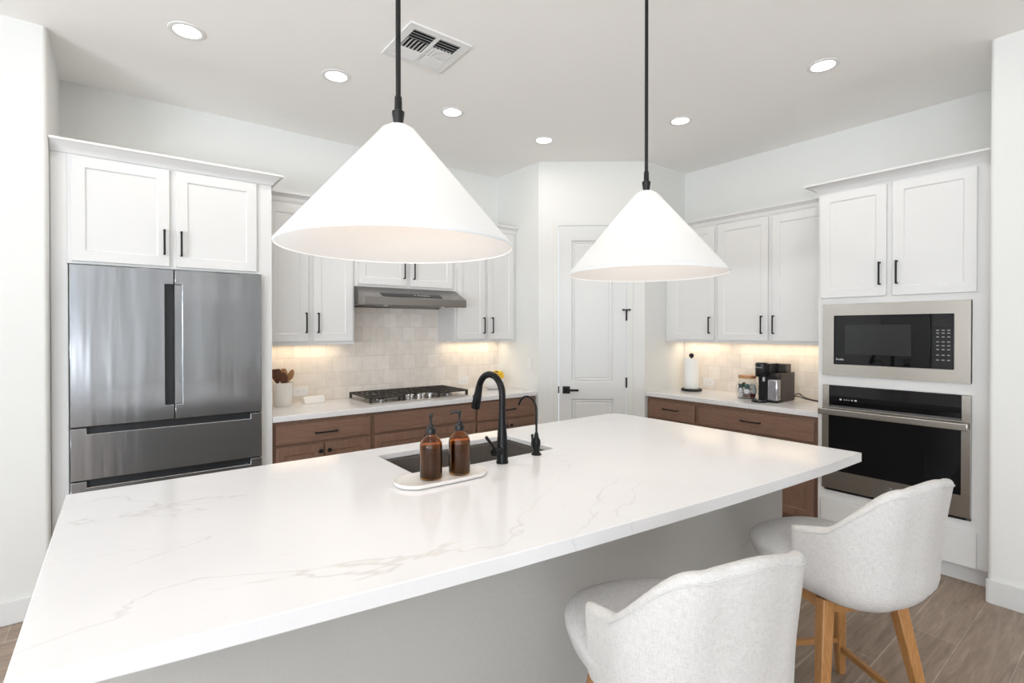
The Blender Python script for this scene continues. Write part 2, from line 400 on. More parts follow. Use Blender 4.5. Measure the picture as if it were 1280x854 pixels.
# backsplash
struct(MB().box(0.806, XR-0.001, YW-0.009, YW-0.0005, 0.9145, 1.84).build('backsplash_back', 'zellige_back'))
struct(MB().box(XW-0.009, XW-0.0005, 1.53, B.y-0.001, 0.9145, 1.384).build('backsplash_right', 'zellige_side'))

# ------------------------------------------------------------------ cabinets
def pull(parent, x, z, length, vertical, yf, z0=0.0):
    """black bent-bar pull standing off a front that faces -Y at yf"""
    h = length/2; s = 0.0055
    mb = MB()
    if vertical:
        mb.box(x-s, x+s, yf-0.034, yf-0.024, z-h, z+h)
        for q in (-1, 1): mb.box(x-s, x+s, yf-0.026, yf-0.0002, z+q*(h-s)-s, z+q*(h-s)+s)
    else:
        mb.box(x-h, x+h, yf-0.034, yf-0.024, z-s, z+s)
        for q in (-1, 1): mb.box(x+q*(h-s)-s, x+q*(h-s)+s, yf-0.026, yf-0.0002, z-s, z+s)
    return mb.build('handle', 'black_metal', parent, off=(0, 0, z0), bevel=0.003)
def front(root, kind, x0, x1, z0, z1, mname, zb, handle=None, fw=0.058, step=0.008, th=0.020):
    mb = MB()
    if fw > 0: mb.panel(x0, x1, z0, z1, -th, -0.0005, fw, step)
    else: mb.box(x0, x1, -th, -0.0005, z0, z1)
    f = mb.build(kind, mname, root, off=(0, 0, zb), bevel=0.0025)
    if handle: pull(f, handle[0], handle[1], handle[2], handle[3], -th, zb)
    return f
def crown(root, x0, x1, z0, z1, out, mname, zb, el=0.0, er=0.0, depth=0.3):
    dl, dr = el or depth, er or depth
    """moulding flaring forward (-Y) and at open ends; el/er = flare at the left and right end"""
    mb = MB()
    prof = [(0.0, 0.0), (0.006, 0.0), (0.010, 0.010), (out*0.35, (z1-z0)*0.45), (out*0.85, (z1-z0)*0.78), (out, (z1-z0)*0.80), (out, z1-z0), (0.0, z1-z0)]
    loops = []
    for p, h in prof:
        xl = x0 - (p if el else 0); xr = x1 + (p if er else 0)
        loops.append([mb.bm.verts.new(q) for q in ((xl, dl, z0+h), (xl, -p, z0+h), (xr, -p, z0+h), (xr, dr, z0+h))])
    for a, b in zip(loops, loops[1:]+loops[:1]):
        for k in range(3): mb.bm.faces.new((a[k], a[k+1], b[k+1], b[k]))
    mb.bm.faces.new([l[0] for l in loops]); mb.bm.faces.new([l[3] for l in loops][::-1])
    bmesh.ops.recalc_face_normals(mb.bm, faces=mb.bm.faces)
    return mb.build('crown_moulding', mname, root, off=(0, 0, zb), smooth=True, angle=25)
def to_right(x, y, z): return dict(loc=(x, y, z), rotz=-PI/2)

CW = 'cabinet_white'
# refrigerator surround
Y0 = 3.672
t = thing('refrigerator_cabinet', 'tall white cabinet surround above and beside the steel refrigerator', 'cabinet', (-0.300, Y0, 0))
off = -0.300
def X(v): return v - off
D = YW - Y0 - 0.003
MB().box(X(-0.300), X(-0.232), 0, D, 0, 2.465).box(X(-0.232), X(-0.2285), 0.0, 0.06, 0, 1.86).build('side_panel', CW, t, bevel=0.002)
MB().box(X(0.734), X(0.801), 0, D, 0, 2.465).build('side_panel', CW, t, bevel=0.002)
MB().box(X(-0.2318), X(0.7338), 0, D, 1.866, 2.465).build('upper_box', CW, t)
front(t, 'door', X(-0.212), X(0.232), 1.880, 2.455, CW, 0, (X(0.205), 2.020, 0.150, True))
front(t, 'door', X(0.266), X(0.706), 1.880, 2.455, CW, 0, (X(0.290), 2.018, 0.150, True))
crown(t, X(-0.300), X(0.801), 2.4655, 2.530, 0.062, CW, 0, 0, 0.278, D)

# upper cabinets on the back wall
YU = 3.998; DU = YW - YU - 0.010
def upper(name, label, x0, x1, z0, doors, er=0, g='white upper cabinets along the back wall'):
    t = thing(name, label, 'cabinet', (x0, YU, z0), 0, g)
    MB().box(0, x1-x0, 0, DU, z0, 2.447).build('cabinet_body', CW, t, off=(0, 0, z0), bevel=0.002)
    for a, b, za, zb_, hx, hz, hl in doors:
        front(t, 'door', a-x0, b-x0, za, zb_, CW, z0, (hx-x0, hz, hl, True))
    crown(t, 0, x1-x0, 2.4475, 2.516, 0.045, CW, z0, 0, er, DU)
    return t
upper('upper_cabinet', 'white two door upper cabinet beside refrigerator surround, over the utensil crock', 0.8025, 1.484, 1.385, [(0.835, 1.124, 1.412, 2.425, 1.104, 1.553, 0.155), (1.162, 1.466, 1.412, 2.425, 1.192, 1.553, 0.155)])
upper('upper_cabinet', 'short white two door upper cabinet directly above the range hood', 1.4845, 2.4165, 1.852, [(1.513, 1.934, 1.872, 2.425, 1.905, 2.005, 0.15), (1.967, 2.390, 1.872, 2.425, 1.997, 2.005, 0.15)])
upper('upper_cabinet', 'white two door upper cabinet right of the range hood, beside pantry wall', 2.417, 3.133, 1.385, [(2.440, 2.748, 1.410, 2.425, 2.725, 1.541, 0.152), (2.778, 3.092, 1.410, 2.425, 2.822, 1.543, 0.152)])
# upper cabinets on the right wall (front faces -X)
XU = 4.243
def rupper(label, y0, y1, doors):
    t = thing('upper_cabinet', label, 'cabinet', (XU, y0, 1.385), -PI/2, 'white upper cabinets along the right wall')
    z0 = 1.385
    MB().box(0, y0-y1, 0, XW-XU-0.010, z0, 2.447).build('cabinet_body', CW, t, off=(0, 0, z0), bevel=0.002)
    for a, b, hy in doors: front(t, 'door', y0-a, y0-b, 1.408, 2.432, CW, z0, (y0-hy, 1.542, 0.152, True))
    crown(t, 0, y0-y1, 2.4475, 2.512, 0.045, CW, z0, 0, 0, XW-XU-0.01)
rupper('narrow white one door upper cabinet above the paper towel holder', 3.022, 2.4835, [(2.950, 2.500, 2.540)])
rupper('white two door upper cabinet between narrow upper and oven cabinet', 2.483, 1.5265, [(2.466, 2.023, 2.068), (1.988, 1.548, 1.972)])

# base cabinets, back wall
YB = 3.702
BW = 'brown_wood'
def knob(parent, x, z, yf):
    mb = MB().lathe([(0, 0.0), (0.0065, 0.0), (0.0055, 0.008), (0.0075, 0.014), (0.0145, 0.017), (0.0155, 0.021), (0.0135, 0.026), (0, 0.0275)], 24)
    bmesh.ops.rotate(mb.bm, verts=mb.bm.verts, cent=(0, 0, 0), matrix=Matrix.Rotation(PI/2, 3, 'X'))
    bmesh.ops.translate(mb.bm, verts=mb.bm.verts, vec=(x, yf-0.0002, z))
    return mb.build('knob', 'black_metal', parent, smooth=True)
def base(label, x0, x1, drawer, doors, handle=True, g='brown base cabinets along the back wall', loc=None, rot=0.0, depth=0.6, ztop=0.8735, toe=True):
    t = thing('base_cabinet', label, 'cabinet', loc or (x0, YB, 0), rot, g)
    W = x1-x0
    MB().box(0, W, 0, depth, 0.105, ztop).build('cabinet_body', 'brown_wood_upright', t, bevel=0.0015)
    MB().box(0, W, 0.07, depth, 0, 0.1045).build('toe_kick', 'brown_wood', t)
    a, b, za, zb_ = drawer
    front(t, 'drawer', a-x0, b-x0, za, zb_, BW, 0, ((a+b)/2-x0, 0.775, 0.158, False) if handle else None, fw=0)
    for a, b, hx in doors:
        knob(front(t, 'door', a-x0, b-x0, 0.125, za-0.022, 'brown_wood_upright', 0), hx-x0, za-0.072, -0.020)
base('brown base cabinet with one drawer under the utensil crock', 0.803, 1.5035, (0.827, 1.489, 0.714, 0.846), [(0.827, 1.142, 1.118), (1.152, 1.489, 1.178)])
base('brown base cabinet with plain front under the cooktop', 1.504, 2.4475, (1.521, 2.437, 0.714, 0.857), [(1.521, 1.974, 1.946), (1.984, 2.437, 2.012)], False)
base('brown base cabinet under the banana bowl, at right end of back counter', 2.448, 3.134, (2.462, 3.122, 0.700, 0.862), [(2.462, 2.787, 2.762), (2.797, 3.122, 2.822)])
# base cabinets, right wall
XB = 3.958
g2 = 'brown base cabinets along the right wall'
def rbase(label, y0, y1, drawer, doors, hz=0.775):
    W = y0-y1
    base(label, 0, W, (y0-drawer[0], y0-drawer[1], drawer[2], drawer[3]), [(y0-a, y0-b, y0-h) for a, b, h in doors], True, g2, (XB, y0, 0), -PI/2)
rbase('narrow brown base cabinet below the paper towel holder', 3.020, 2.4955, (2.985, 2.512, 0.690, 0.840), [(2.985, 2.512, 2.540)])
rbase('wide brown base cabinet below the coffee machine, beside oven cabinet', 2.495, 1.5265, (2.474, 1.553, 0.690, 0.838), [(2.474, 2.018, 2.045), (2.008, 1.553, 1.980)])
# countertops
o = MB().box(0.803, XR-0.0015, Y0, YW-0.0005, 0.874, 0.914).build('back_countertop', 'quartz', bevel=0.003, off=(0, 0, 0))
tag(o, 'white quartz countertop along the back wall holding the cooktop', 'countertop')
o = MB().box(3.9315, XW-0.0005, 1.5265, B.y-0.0015, 0.874, 0.914).build('right_countertop', 'quartz', bevel=0.003)
tag(o, 'white quartz countertop along the right wall holding the coffee machine', 'countertop')

# tall oven cabinet
t = thing('oven_cabinet', 'tall white cabinet holding the built-in microwave and wall oven', 'cabinet', (3.9315, 1.5235, 0), -PI/2)
y0 = 1.5235
W = y0 - 0.614; DT = XW - 3.9315 - 0.001
mb = MB().box(0, 0.035, 0, DT, 0.108, 2.465).box(W-0.086, W, 0, DT, 0.108, 2.465)
mb.box(0.035, W-0.086, 0, DT, 0.108, 0.378).box(0.035, W-0.086, 0, DT, 1.1165, 1.184).box(0.035, W-0.086, 0, DT, 1.678, 2.465).box(0.035, W-0.086, DT-0.02, DT, 0.378, 1.678)
mb.build('cabinet_body', CW, t)
MB().box(0, W, 0.055, DT, 0, 0.1075).build('toe_kick', CW, t)
front(t, 'door', y0-1.507, y0-1.117, 1.722, 2.445, CW, 0, (y0-1.150, 1.868, 0.150, True))
front(t, 'door', y0-1.085, y0-0.679, 1.722, 2.448, CW, 0, (y0-1.058, 1.868, 0.150, True))
front(t, 'drawer', y0-1.499, y0-0.674, 0.113, 0.320, CW, 0, None, fw=0)
crown(t, 0, W+0.004, 2.4655, 2.523, 0.075, CW, 0, 0.262, 0, DT)
# microwave
t = thing('microwave', 'built-in microwave with steel trim frame and black glass front', 'microwave', (3.9315, 1.488, 1.185), -PI/2)
def V(y): return 1.488 - y
z0 = 1.185
MB().box(0.004, 0.780, 0.0, 0.45, 1.188, 1.674).build('microwave_body', 'fridge_side', t, off=(0, 0, z0))
mb = MB(); ya = -0.022
a, b, c, d_ = V(1.488), V(1.418), V(0.777), V(0.703)
mb.box(a, d_, ya, -0.0005, 1.599, 1.676).box(a, d_, ya, -0.0005, 1.186, 1.263).box(a, b, ya, -0.0005, 1.263, 1.599).box(c, d_, ya, -0.0005, 1.263, 1.599)
mb.build('trim_frame', 'warm_stainless', t, off=(0, 0, z0))
dr = MB().box(b+0.002, V(0.889), -0.018, -0.0005, 1.265, 1.597).build('door', 'black_glass', t, off=(0, 0, z0), bevel=0.003)
MB().box(V(1.352), V(0.985), -0.0188, -0.0181, 1.335, 1.535).build('window_mesh', 'screen_grey', dr, off=(0, 0, z0))
text_mesh('Profile', 0.018, 'lettering', 'white_mark', dr, (V(1.405), -0.0186, 1.292-z0), (PI/2, 0, 0))
cp = MB().box(V(0.886), c-0.002, -0.018, -0.0005, 1.265, 1.597).build('control_panel', 'black_plastic', t, off=(0, 0, z0), bevel=0.003)
MB().box(V(0.866), V(0.800), -0.0188, -0.0181, 1.53, 1.555).build('display', 'screen_grey', cp, off=(0, 0, z0))
for zz in (1.495, 1.478, 1.455, 1.425, 1.402, 1.379, 1.345, 1.315):
    for k in range(3):
        x = V(0.862)+k*0.026
        MB().box(x, x+0.014, -0.0187, -0.0181, zz, zz+0.006).build('key', 'grey_mark', cp, off=(0, 0, z0))
# oven
t = thing('wall_oven', 'built-in steel wall oven with black glass door under the microwave', 'oven', (3.9315, 1.488, 0.380), -PI/2)
z0 = 0.380
MB().box(0.004, 0.780, 0.0, 0.55, 0.383, 1.113).build('oven_body', 'fridge_side', t, off=(0, 0, z0))
cp = MB().box(V(1.446), V(0.742), -0.020, -0.0005, 0.978, 1.115).build('control_panel', 'black_glass', t, off=(0, 0, z0), bevel=0.002)
for ya_, yb_ in ((1.488, 1.4465), (0.7415, 0.701)): MB().box(V(ya_), V(yb_), -0.021, -0.0005, 0.966, 1.115).build('panel_trim', 'warm_stainless', t, off=(0, 0, z0))
mb = MB()
for y, r in ((1.375, 0.006), (1.352, 0.003), (1.338, 0.003), (1.324, 0.003), (1.306, 0.004), (1.285, 0.006)):
    mb.box(V(y)-r, V(y)+r, -0.0212, -0.0203, 1.022-r*0.8, 1.022+r*0.8)
mb.build('touch_symbols', 'white_mark', cp, off=(0, 0, z0))
mb = MB()
mb.box(V(1.488), V(1.446), -0.03, -0.0005, 0.400, 0.9655).box(V(0.742), V(0.701), -0.03, -0.0005, 0.400, 0.9655).box(V(1.446), V(0.742), -0.03, -0.0005, 0.400, 0.528).box(V(1.446), V(0.742), -0.03, -0.0005, 0.935, 0.9655)
dr = mb.build('door', 'warm_stainless', t, off=(0, 0, z0))
MB().box(V(1.4455), V(0.7425), -0.0285, -0.0008, 0.5285, 0.9345).build('door_glass', 'black_glass', dr, off=(0, 0, z0))
mb = MB().box(V(1.497), V(0.704), -0.082, -0.060, 0.915, 0.957)
for y in (1.47, 0.73): mb.box(V(y)-0.014, V(y)+0.014, -0.062, -0.0302, 0.920, 0.952)
mb.build('handle', 'warm_stainless', dr, off=(0, 0, z0), bevel=0.005, seg=3)
mb = MB(); pts = [(V(1.095)+0.021*math.cos(a_*PI/16), -0.0305, 0.465+0.021*math.sin(a_*PI/16)) for a_ in range(33)]
mb.tube(pts, 0.0016, 6)
mb.tube([(V(1.095)-0.008, -0.0305, 0.46), (V(1.095)-0.002, -0.0305, 0.472), (V(1.095)+0.003, -0.0305, 0.459), (V(1.095)+0.009, -0.0305, 0.471)], 0.0012, 6)
mb.build('emblem', 'stainless', dr, off=(0, 0, z0))
MB().box(V(1.47), V(0.72), -0.012, -0.0005, 0.3815, 0.3985).build('vent_slot', 'black_plastic', t, off=(0, 0, z0))

# ------------------------------------------------------------------ refrigerator
t = thing('refrigerator', 'stainless french door refrigerator with two drawers', 'refrigerator', (-0.223, 3.66, 0))
def X(v): return v + 0.223
MB().box(X(-0.222), X(0.727), 0.015, 0.60, 0.03, 1.852).build('fridge_body', 'fridge_side', t)
yf, yb = -0.035, 0.0145
def notch_door(x0, x1, z0, z1, side):
    if side == 'r': p = [(x0, z0), (x1, z0), (x1, 1.056), (x1-0.045, 1.056), (x1-0.045, 1.771), (x1, 1.771), (x1, z1), (x0, z1)]
    else: p = [(x0, z0), (x1, z0), (x1, z1), (x0, z1), (x0, 1.771), (x0+0.037, 1.771), (x0+0.037, 1.056), (x0, 1.056)]
    return MB().prism(p, 'y', yf, yb)
dl = notch_door(X(-0.222), X(0.2495), 0.968, 1.858, 'r').build('door', 'stainless', t, bevel=0.003)
MB().box(X(0.2047), X(0.249), yf+0.022, yb-0.001, 1.0563, 1.7707).build('handle_recess', 'dark_recess', dl)
dr = notch_door(X(0.2545), X(0.727), 0.968, 1.858, 'l').build('door', 'stainless', t, bevel=0.003)
MB().box(X(0.2550), X(0.2913), yf+0.022, yb-0.001, 1.0563, 1.7707).build('handle_recess', 'stainless', dr)
for z0, z1 in ((0.674, 0.961), (0.360, 0.667)):
    p = [(X(-0.222), z0), (X(0.727), z0), (X(0.727), z1), (X(0.660), z1), (X(0.660), z1-0.034), (X(-0.152), z1-0.034), (X(-0.152), z1), (X(-0.222), z1)]
    q = MB().prism(p, 'y', yf, yb).build('drawer', 'stainless', t, bevel=0.003)
    MB().box(X(-0.1518), X(0.6598), yf+0.03, yb-0.001, z1-0.0338, z1).build('handle_recess', 'dark_recess', q)
MB().box(X(-0.222), X(0.727), 0.0, 0.0148, 0.06, 0.355).build('bottom_panel', 'stainless', t, bevel=0.002)

# ------------------------------------------------------------------ range hood
t = thing('range_hood', 'slanted stainless steel range hood over the gas cooktop', 'range hood', (1.4865, YW-0.0095, 1.692))
Wd = 2.4145-1.4865
yb = 0.0; z0 = 1.692
prof = [(yb-0.0005, 1.8515), (-0.320, 1.8515), (-0.512, 1.760), (-0.512, 1.698), (-0.505, 1.694), (-0.480, 1.694), (-0.470, 1.704), (-0.04, 1.704), (-0.03, 1.694), (yb-0.0005, 1.694)]
hb = MB().prism([(a, b) for a, b in prof], 'x', 0, Wd).build('hood_body', 'hood_steel', t, off=(0, 0, z0), bevel=0.002)
# control strip lies on the slope
sl = Vector((0, -0.192, -0.0915)).normalized(); nl = Vector((0, -0.43, 0.90)).normalized()
nl = Vector((0, sl.z, -sl.y)).normalized(); nl = nl if nl.z > 0 else -nl
def on_slope(mb, x0, x1, s0, s1, h):
    o_ = Vector((0, -0.320, 1.8515))
    vs = []
    for hh in (0.0004, h):
        for x, s in ((x0, s0), (x1, s0), (x1, s1), (x0, s1)):
            p = o_ + sl*s + nl*hh; vs.append(mb.bm.verts.new((x, p.y, p.z)))
    for f in ((0, 1, 2, 3), (7, 6, 5, 4), (0, 4, 5, 1), (1, 5, 6, 2), (2, 6, 7, 3), (3, 7, 4, 0)): mb.bm.faces.new([vs[i] for i in f])
    bmesh.ops.recalc_face_normals(mb.bm, faces=mb.bm.faces)
    return mb
cs = on_slope(MB(), 0.16, 0.70, 0.125, 0.195, 0.002).build('control_strip', 'dark_recess', t, off=(0, 0, z0))
mb = on_slope(MB(), 0.445, 0.455, 0.150, 0.170, 0.005)
for k in range(4): on_slope(mb, 0.475+k*0.03, 0.497+k*0.03, 0.154, 0.166, 0.0035)
mb.build('button', 'chrome', cs, off=(0, 0, z0))
for x in (0.22, 0.75):
    MB().lathe([(0, 0.0), (0.030, 0.0), (0.030, 0.006), (0, 0.006)], 24, (x, -0.43, 1.6975)).build('lamp_lens', 'lamp_glow', t, off=(0, 0, z0))
mb = MB()
for k in range(10): mb.box(0.10+k*0.073, 0.163+k*0.073, -0.37, -0.08, 1.698, 1.7035)
mb.build('grease_filter', 'fridge_side', t, off=(0, 0, z0))

# ------------------------------------------------------------------ under-cabinet lights
def led(label, cx, cy, lx, ly):
    t = thing('under_cabinet_light', label, 'light', (cx, cy, 1.3803), 0, 'under cabinet lights')
    MB().box(-lx/2, lx/2, -ly/2, ly/2, 0.0022, 0.0045).build('housing', 'white_plastic', t)
    MB().box(-lx/2+0.004, lx/2-0.004, -ly/2+0.004, ly/2-0.004, 0.0, 0.0021).build('diffuser', 'led_glow', t)
    l = bpy.data.lights.new('led', 'AREA'); l.shape = 'RECTANGLE'; l.size = lx-0.02; l.size_y = ly-0.008; l.energy = 0.66*max(lx, ly)/0.6; l.color = (1.0, 0.80, 0.56)
    o = bpy.data.objects.new('led', l); COL.objects.link(o); o.parent = t; o.location = (0, 0, -0.001)
led('warm light strip under the upper cabinet beside the refrigerator surround', 1.143, 4.22, 0.60, 0.03)
led('warm light strip under the upper cabinet beside the pantry wall', 2.775, 4.22, 0.62, 0.03)
led('warm light strip under the narrow upper cabinet above paper towels', 4.475, 2.752, 0.03, 0.46)
led('warm light strip under the upper cabinet above the coffee machine', 4.475, 2.005, 0.03, 0.86)

# ------------------------------------------------------------------ ceiling fixtures
CANS = [(0.284, 3.195, 'recessed ceiling light nearest the refrigerator'), (1.072, 3.19, 'recessed ceiling light second from the left, in front of left upper cabinets'),
        (1.918, 3.20, 'recessed ceiling light beyond the air vent, in front of the range hood'), (2.81, 3.205, 'recessed ceiling light nearest the pantry corner'),
        (3.370, 2.275, 'recessed ceiling light beside the far pendant rod, toward right wall'), (3.345, 1.278, 'recessed ceiling light nearest the oven cabinet')]
for x, y, lab in CANS:
    t = thing('recessed_light', lab, 'light', (x, y, ZC), 0, 'recessed ceiling lights')
    MB().lathe([(0.064, -0.0005), (0.064, -0.005), (0.072, -0.008), (0.086, -0.004), (0.088, -0.0005)], 48, closed=True).build('trim_ring', 'white_plastic', t, smooth=True)
    MB().lathe([(0, -0.004), (0.0635, -0.004), (0.0635, -0.0005), (0, -0.0005)], 40).build('diffuser', 'lamp_glow', t)
    l = bpy.data.lights.new('lamp', 'AREA'); l.shape = 'DISK'; l.size = 0.12; l.energy = 2.3; l.color = (1.0, 0.92, 0.83)
    o = bpy.data.objects.new('lamp', l); COL.objects.link(o); o.parent = t; o.location = (0, 0, -0.012)
# air vent
t = thing('air_vent', 'white square ceiling air vent with louvred quadrants', 'vent', (1.371, 2.571, ZC))
h = 0.187; i_ = 0.145
mb = MB()
for a, b, c, e in ((-h, h, -h, -i_), (-h, h, i_, h), (-h, -i_, -i_, i_), (i_, h, -i_, i_)): mb.box(a, b, c, e, -0.010, -0.0005)
mb.build('frame', 'white_plastic', t)
MB().box(-i_, i_, -i_, i_, -0.0015, -0.0005).build('duct_opening', 'black_plastic', t)
MB().box(-0.008, 0.008, -i_, i_, -0.012, -0.0016).build('divider', 'white_plastic', t)
def slat(p, q, tilt_dir, wd=0.016):
    mb = MB(); p, q = Vector(p), Vector(q); td = Vector(tilt_dir)
    a = [p + td*(-wd/2) + Vector((0, 0, -0.002)), q + td*(-wd/2) + Vector((0, 0, -0.002)), q + td*(wd/2) + Vector((0, 0, -0.012)), p + td*(wd/2) + Vector((0, 0, -0.012))]
    vs = [mb.bm.verts.new(v) for v in a] + [mb.bm.verts.new(v + Vector((0, 0, 0.0015))) for v in a]
    for f in ((0, 1, 2, 3), (7, 6, 5, 4), (0, 4, 5, 1), (1, 5, 6, 2), (2, 6, 7, 3), (3, 7, 4, 0)): mb.bm.faces.new([vs[k] for k in f])
    bmesh.ops.recalc_face_normals(mb.bm, faces=mb.bm.faces)
    mb.build('louvre', 'white_plastic', t)
for sx in (-1, 1):
    xa, xb = (-i_, -0.008) if sx < 0 else (0.008, i_)
    for k in range(4): slat((xa, -i_+0.012+k*0.024, 0), (xb, -i_+0.012+k*0.024, 0), (0, -1, 0))
    for k in range(4): slat((xa, i_-0.012-k*0.024, 0), (xb, i_-0.012-k*0.024, 0), (0, 1, 0))
    for k in range(6):
        x = xa + 0.012 + k*0.0225
        slat((x, -0.047, 0), (x, 0.047, 0), (sx, 0, 0))

# pendants
def pendant(x, y, label):
    t = thing('pendant_lamp', label, 'pendant lamp', (x, y, 1.753), 0, 'cone pendants over the island')
    R, Ht = 0.3515, 0.3625; k = 0.0016
    sh = MB().lathe([(R, 0), (R+0.0015, 0.004), (0.050, Ht), (0.030, Ht+0.012), (0.012, Ht+0.014)], 96).build('lamp_shade', 'shade_cloth', t, smooth=True)
    MB().lathe([(R-0.004, 0.0015), (0.048, Ht-0.006), (0.012, Ht+0.004)], 96).build('shade_lining', 'shade_lining', sh, smooth=True)
    mb = MB(); mb.tube([((R-0.0015)*math.cos(a*2*PI/96), (R-0.0015)*math.sin(a*2*PI/96), 0.001) for a in range(97)], 0.0028, 8, cap=False)
    mb.build('rim', 'shade_cloth', sh, smooth=True)
    MB().tube([(0, 0, Ht+0.07), (0, 0, ZC-1.753-0.02)], 0.0078, 16).build('rod', 'black_metal', t, smooth=True)
    MB().lathe([(0, Ht+0.0145), (0.0135, Ht+0.0145), (0.019, Ht+0.05), (0.019, Ht+0.056), (0.012, Ht+0.060), (0.011, Ht+0.10), (0.0085, Ht+0.105), (0, Ht+0.105)], 24).build('socket_cap', 'black_metal', t, smooth=True)
    MB().lathe([(0, ZC-1.753-0.025), (0.058, ZC-1.753-0.025), (0.062, ZC-1.753-0.020), (0.062, ZC-1.753-0.0005), (0, ZC-1.753-0.0005)], 40).build('canopy', 'black_metal', t, smooth=True)
    MB().lathe([(0, Ht-0.22), (0.022, Ht-0.21), (0.034, Ht-0.18), (0.034, Ht-0.165), (0.016, Ht-0.115), (0.014, Ht-0.08), (0.014, Ht+0.002), (0, Ht+0.002)], 24).build('bulb', 'bulb_glow', t, smooth=True)
    l = bpy.data.lights.new('bulb_light', 'POINT'); l.energy = 5.2; l.color = (1.0, 0.84, 0.68); l.shadow_soft_size = 0.04
    o = bpy.data.objects.new('bulb_light', l); COL.objects.link(o); o.parent = t; o.location = (0, 0, Ht-0.26)
pendant(0.677, 1.45, 'larger looking white cone pendant lamp nearer the camera, in front of the range hood')
pendant(1.887, 1.45, 'white cone pendant lamp farther along the island, in front of the pantry door')

# ------------------------------------------------------------------ island
TOP, THK = 0.914, 0.044
front_pts = [(-0.159, 1.188), (-0.038, 1.168), (0.055, 1.153), (0.215, 1.129), (0.403, 1.103), (0.547, 1.083), (0.808, 1.050), (1.02, 1.026), (1.416, 0.985), (1.763, 0.953), (2.12, 0.926), (2.479, 0.904), (2.800, 0.893)]
outer = front_pts + [(2.790, 1.165), (2.785, 1.95), (2.775, 2.30), (2.745, 2.37), (2.68, 2.395), (-0.159, 2.397)]
SX0, SX1, SY0, SY1 = 0.945, 1.700, 1.858, 2.255
cr = 0.02
hole = arc((SX0+cr, SY0+cr), cr, PI, 1.5*PI, 4, lambda x, y: (x, y)) + arc((SX1-cr, SY0+cr), cr, 1.5*PI, 2*PI, 4, lambda x, y: (x, y)) + arc((SX1-cr, SY1-cr), cr, 0, PI/2, 4, lambda x, y: (x, y)) + arc((SX0+cr, SY1-cr), cr, PI/2, PI, 4, lambda x, y: (x, y))
mb = MB(); bm = mb.bm
def loop(pts, z):
    vs = [bm.verts.new((x, y, z)) for x, y in pts]
    return vs, [bm.edges.new((vs[i], vs[(i+1) % len(vs)])) for i in range(len(vs))]
for z in (TOP, TOP-THK):
    vo, eo = loop(outer, z); vh, eh = loop(hole, z if z == TOP else TOP-0.025)
    bmesh.ops.triangle_fill(bm, use_beauty=True, use_dissolve=False, edges=eo+eh)
    if z == TOP: to, th_ = vo, vh
    else: bo, bh = vo, vh
for a, b in ((to, bo), (th_, bh)):
    for i in range(len(a)): bm.faces.new((a[i], b[i], b[(i+1) % len(a)], a[(i+1) % len(a)]))
bmesh.ops.recalc_face_normals(bm, faces=bm.faces)
o = mb.build('island_countertop', 'quartz', bevel=0.003)
tag(o, 'large white veined quartz island top with sink cutout', 'countertop')
ib = thing('kitchen_island', 'off-white plastered island base under the quartz top, beside the stools', 'kitchen island', (1.3, 1.8, 0))
front_l, front_r = (-0.11, 1.46), (2.672, 1.200)
mb = MB(); bm = mb.bm
bo_ = [front_l, front_r, (2.672, 2.35), (-0.11, 2.35)]
cav = [(SX0-0.03, SY0-0.03), (SX1+0.03, SY0-0.03), (SX1+0.03, SY1+0.03), (SX0-0.03, SY1+0.03)]
zt = TOP-THK-0.0005
vo, eo = loop(bo_, zt); vh, eh = loop(cav, zt)
bmesh.ops.triangle_fill(bm, use_beauty=True, use_dissolve=False, edges=eo+eh)
vb = [bm.verts.new((x, y, 0.0005)) for x, y in bo_]; vc = [bm.verts.new((x, y, 0.60)) for x, y in cav]
for a, b in ((vo, vb), (vh, vc)):
    for i in range(4): bm.faces.new((a[i], b[i], b[(i+1) % 4], a[(i+1) % 4]))
bm.faces.new(vb); bm.faces.new(vc)
bmesh.ops.recalc_face_normals(bm, faces=bm.faces)
mb.build('knee_wall', 'shaded_wall_paint', ib, off=(1.3, 1.8, 0), bevel=0.006)
# sink
sk = thing('kitchen_sink', 'dark undermount sink set into the island top', 'sink', ((SX0+SX1)/2, (SY0+SY1)/2, 0.64))
a, b, c, e = SX0-0.012, SX1+0.012, SY0-0.012, SY1+0.012
mb = MB(); zt = TOP-0.0285
rin = [(a+0.012, c+0.012), (b-0.012, c+0.012), (b-0.012, e-0.012), (a+0.012, e-0.012)]; rout = [(a, c), (b, c), (b, e), (a, e)]
def ring4(p, z): return [mb.bm.verts.new((x, y, z)) for x, y in p]
R1, R2, R3, R4 = ring4(rout, 0.645), ring4(rout, zt), ring4(rin, zt), ring4(rin, 0.66)
for p, q in ((R1, R2), (R2, R3), (R3, R4)):
    for k in range(4): mb.bm.faces.new((p[k], p[(k+1) % 4], q[(k+1) % 4], q[k]))
mb.bm.faces.new(R1); mb.bm.faces.new(R4)
bmesh.ops.recalc_face_normals(mb.bm, faces=mb.bm.faces)
mb.build('basin', 'sink_granite', sk, off=tuple(sk.location), bevel=0.006)
MB().lathe([(0, 0.661), (0.045, 0.661), (0.043, 0.665), (0, 0.664)], 32, (1.32, 2.10, 0)).build('drain', 'black_metal', sk, off=tuple(sk.location))

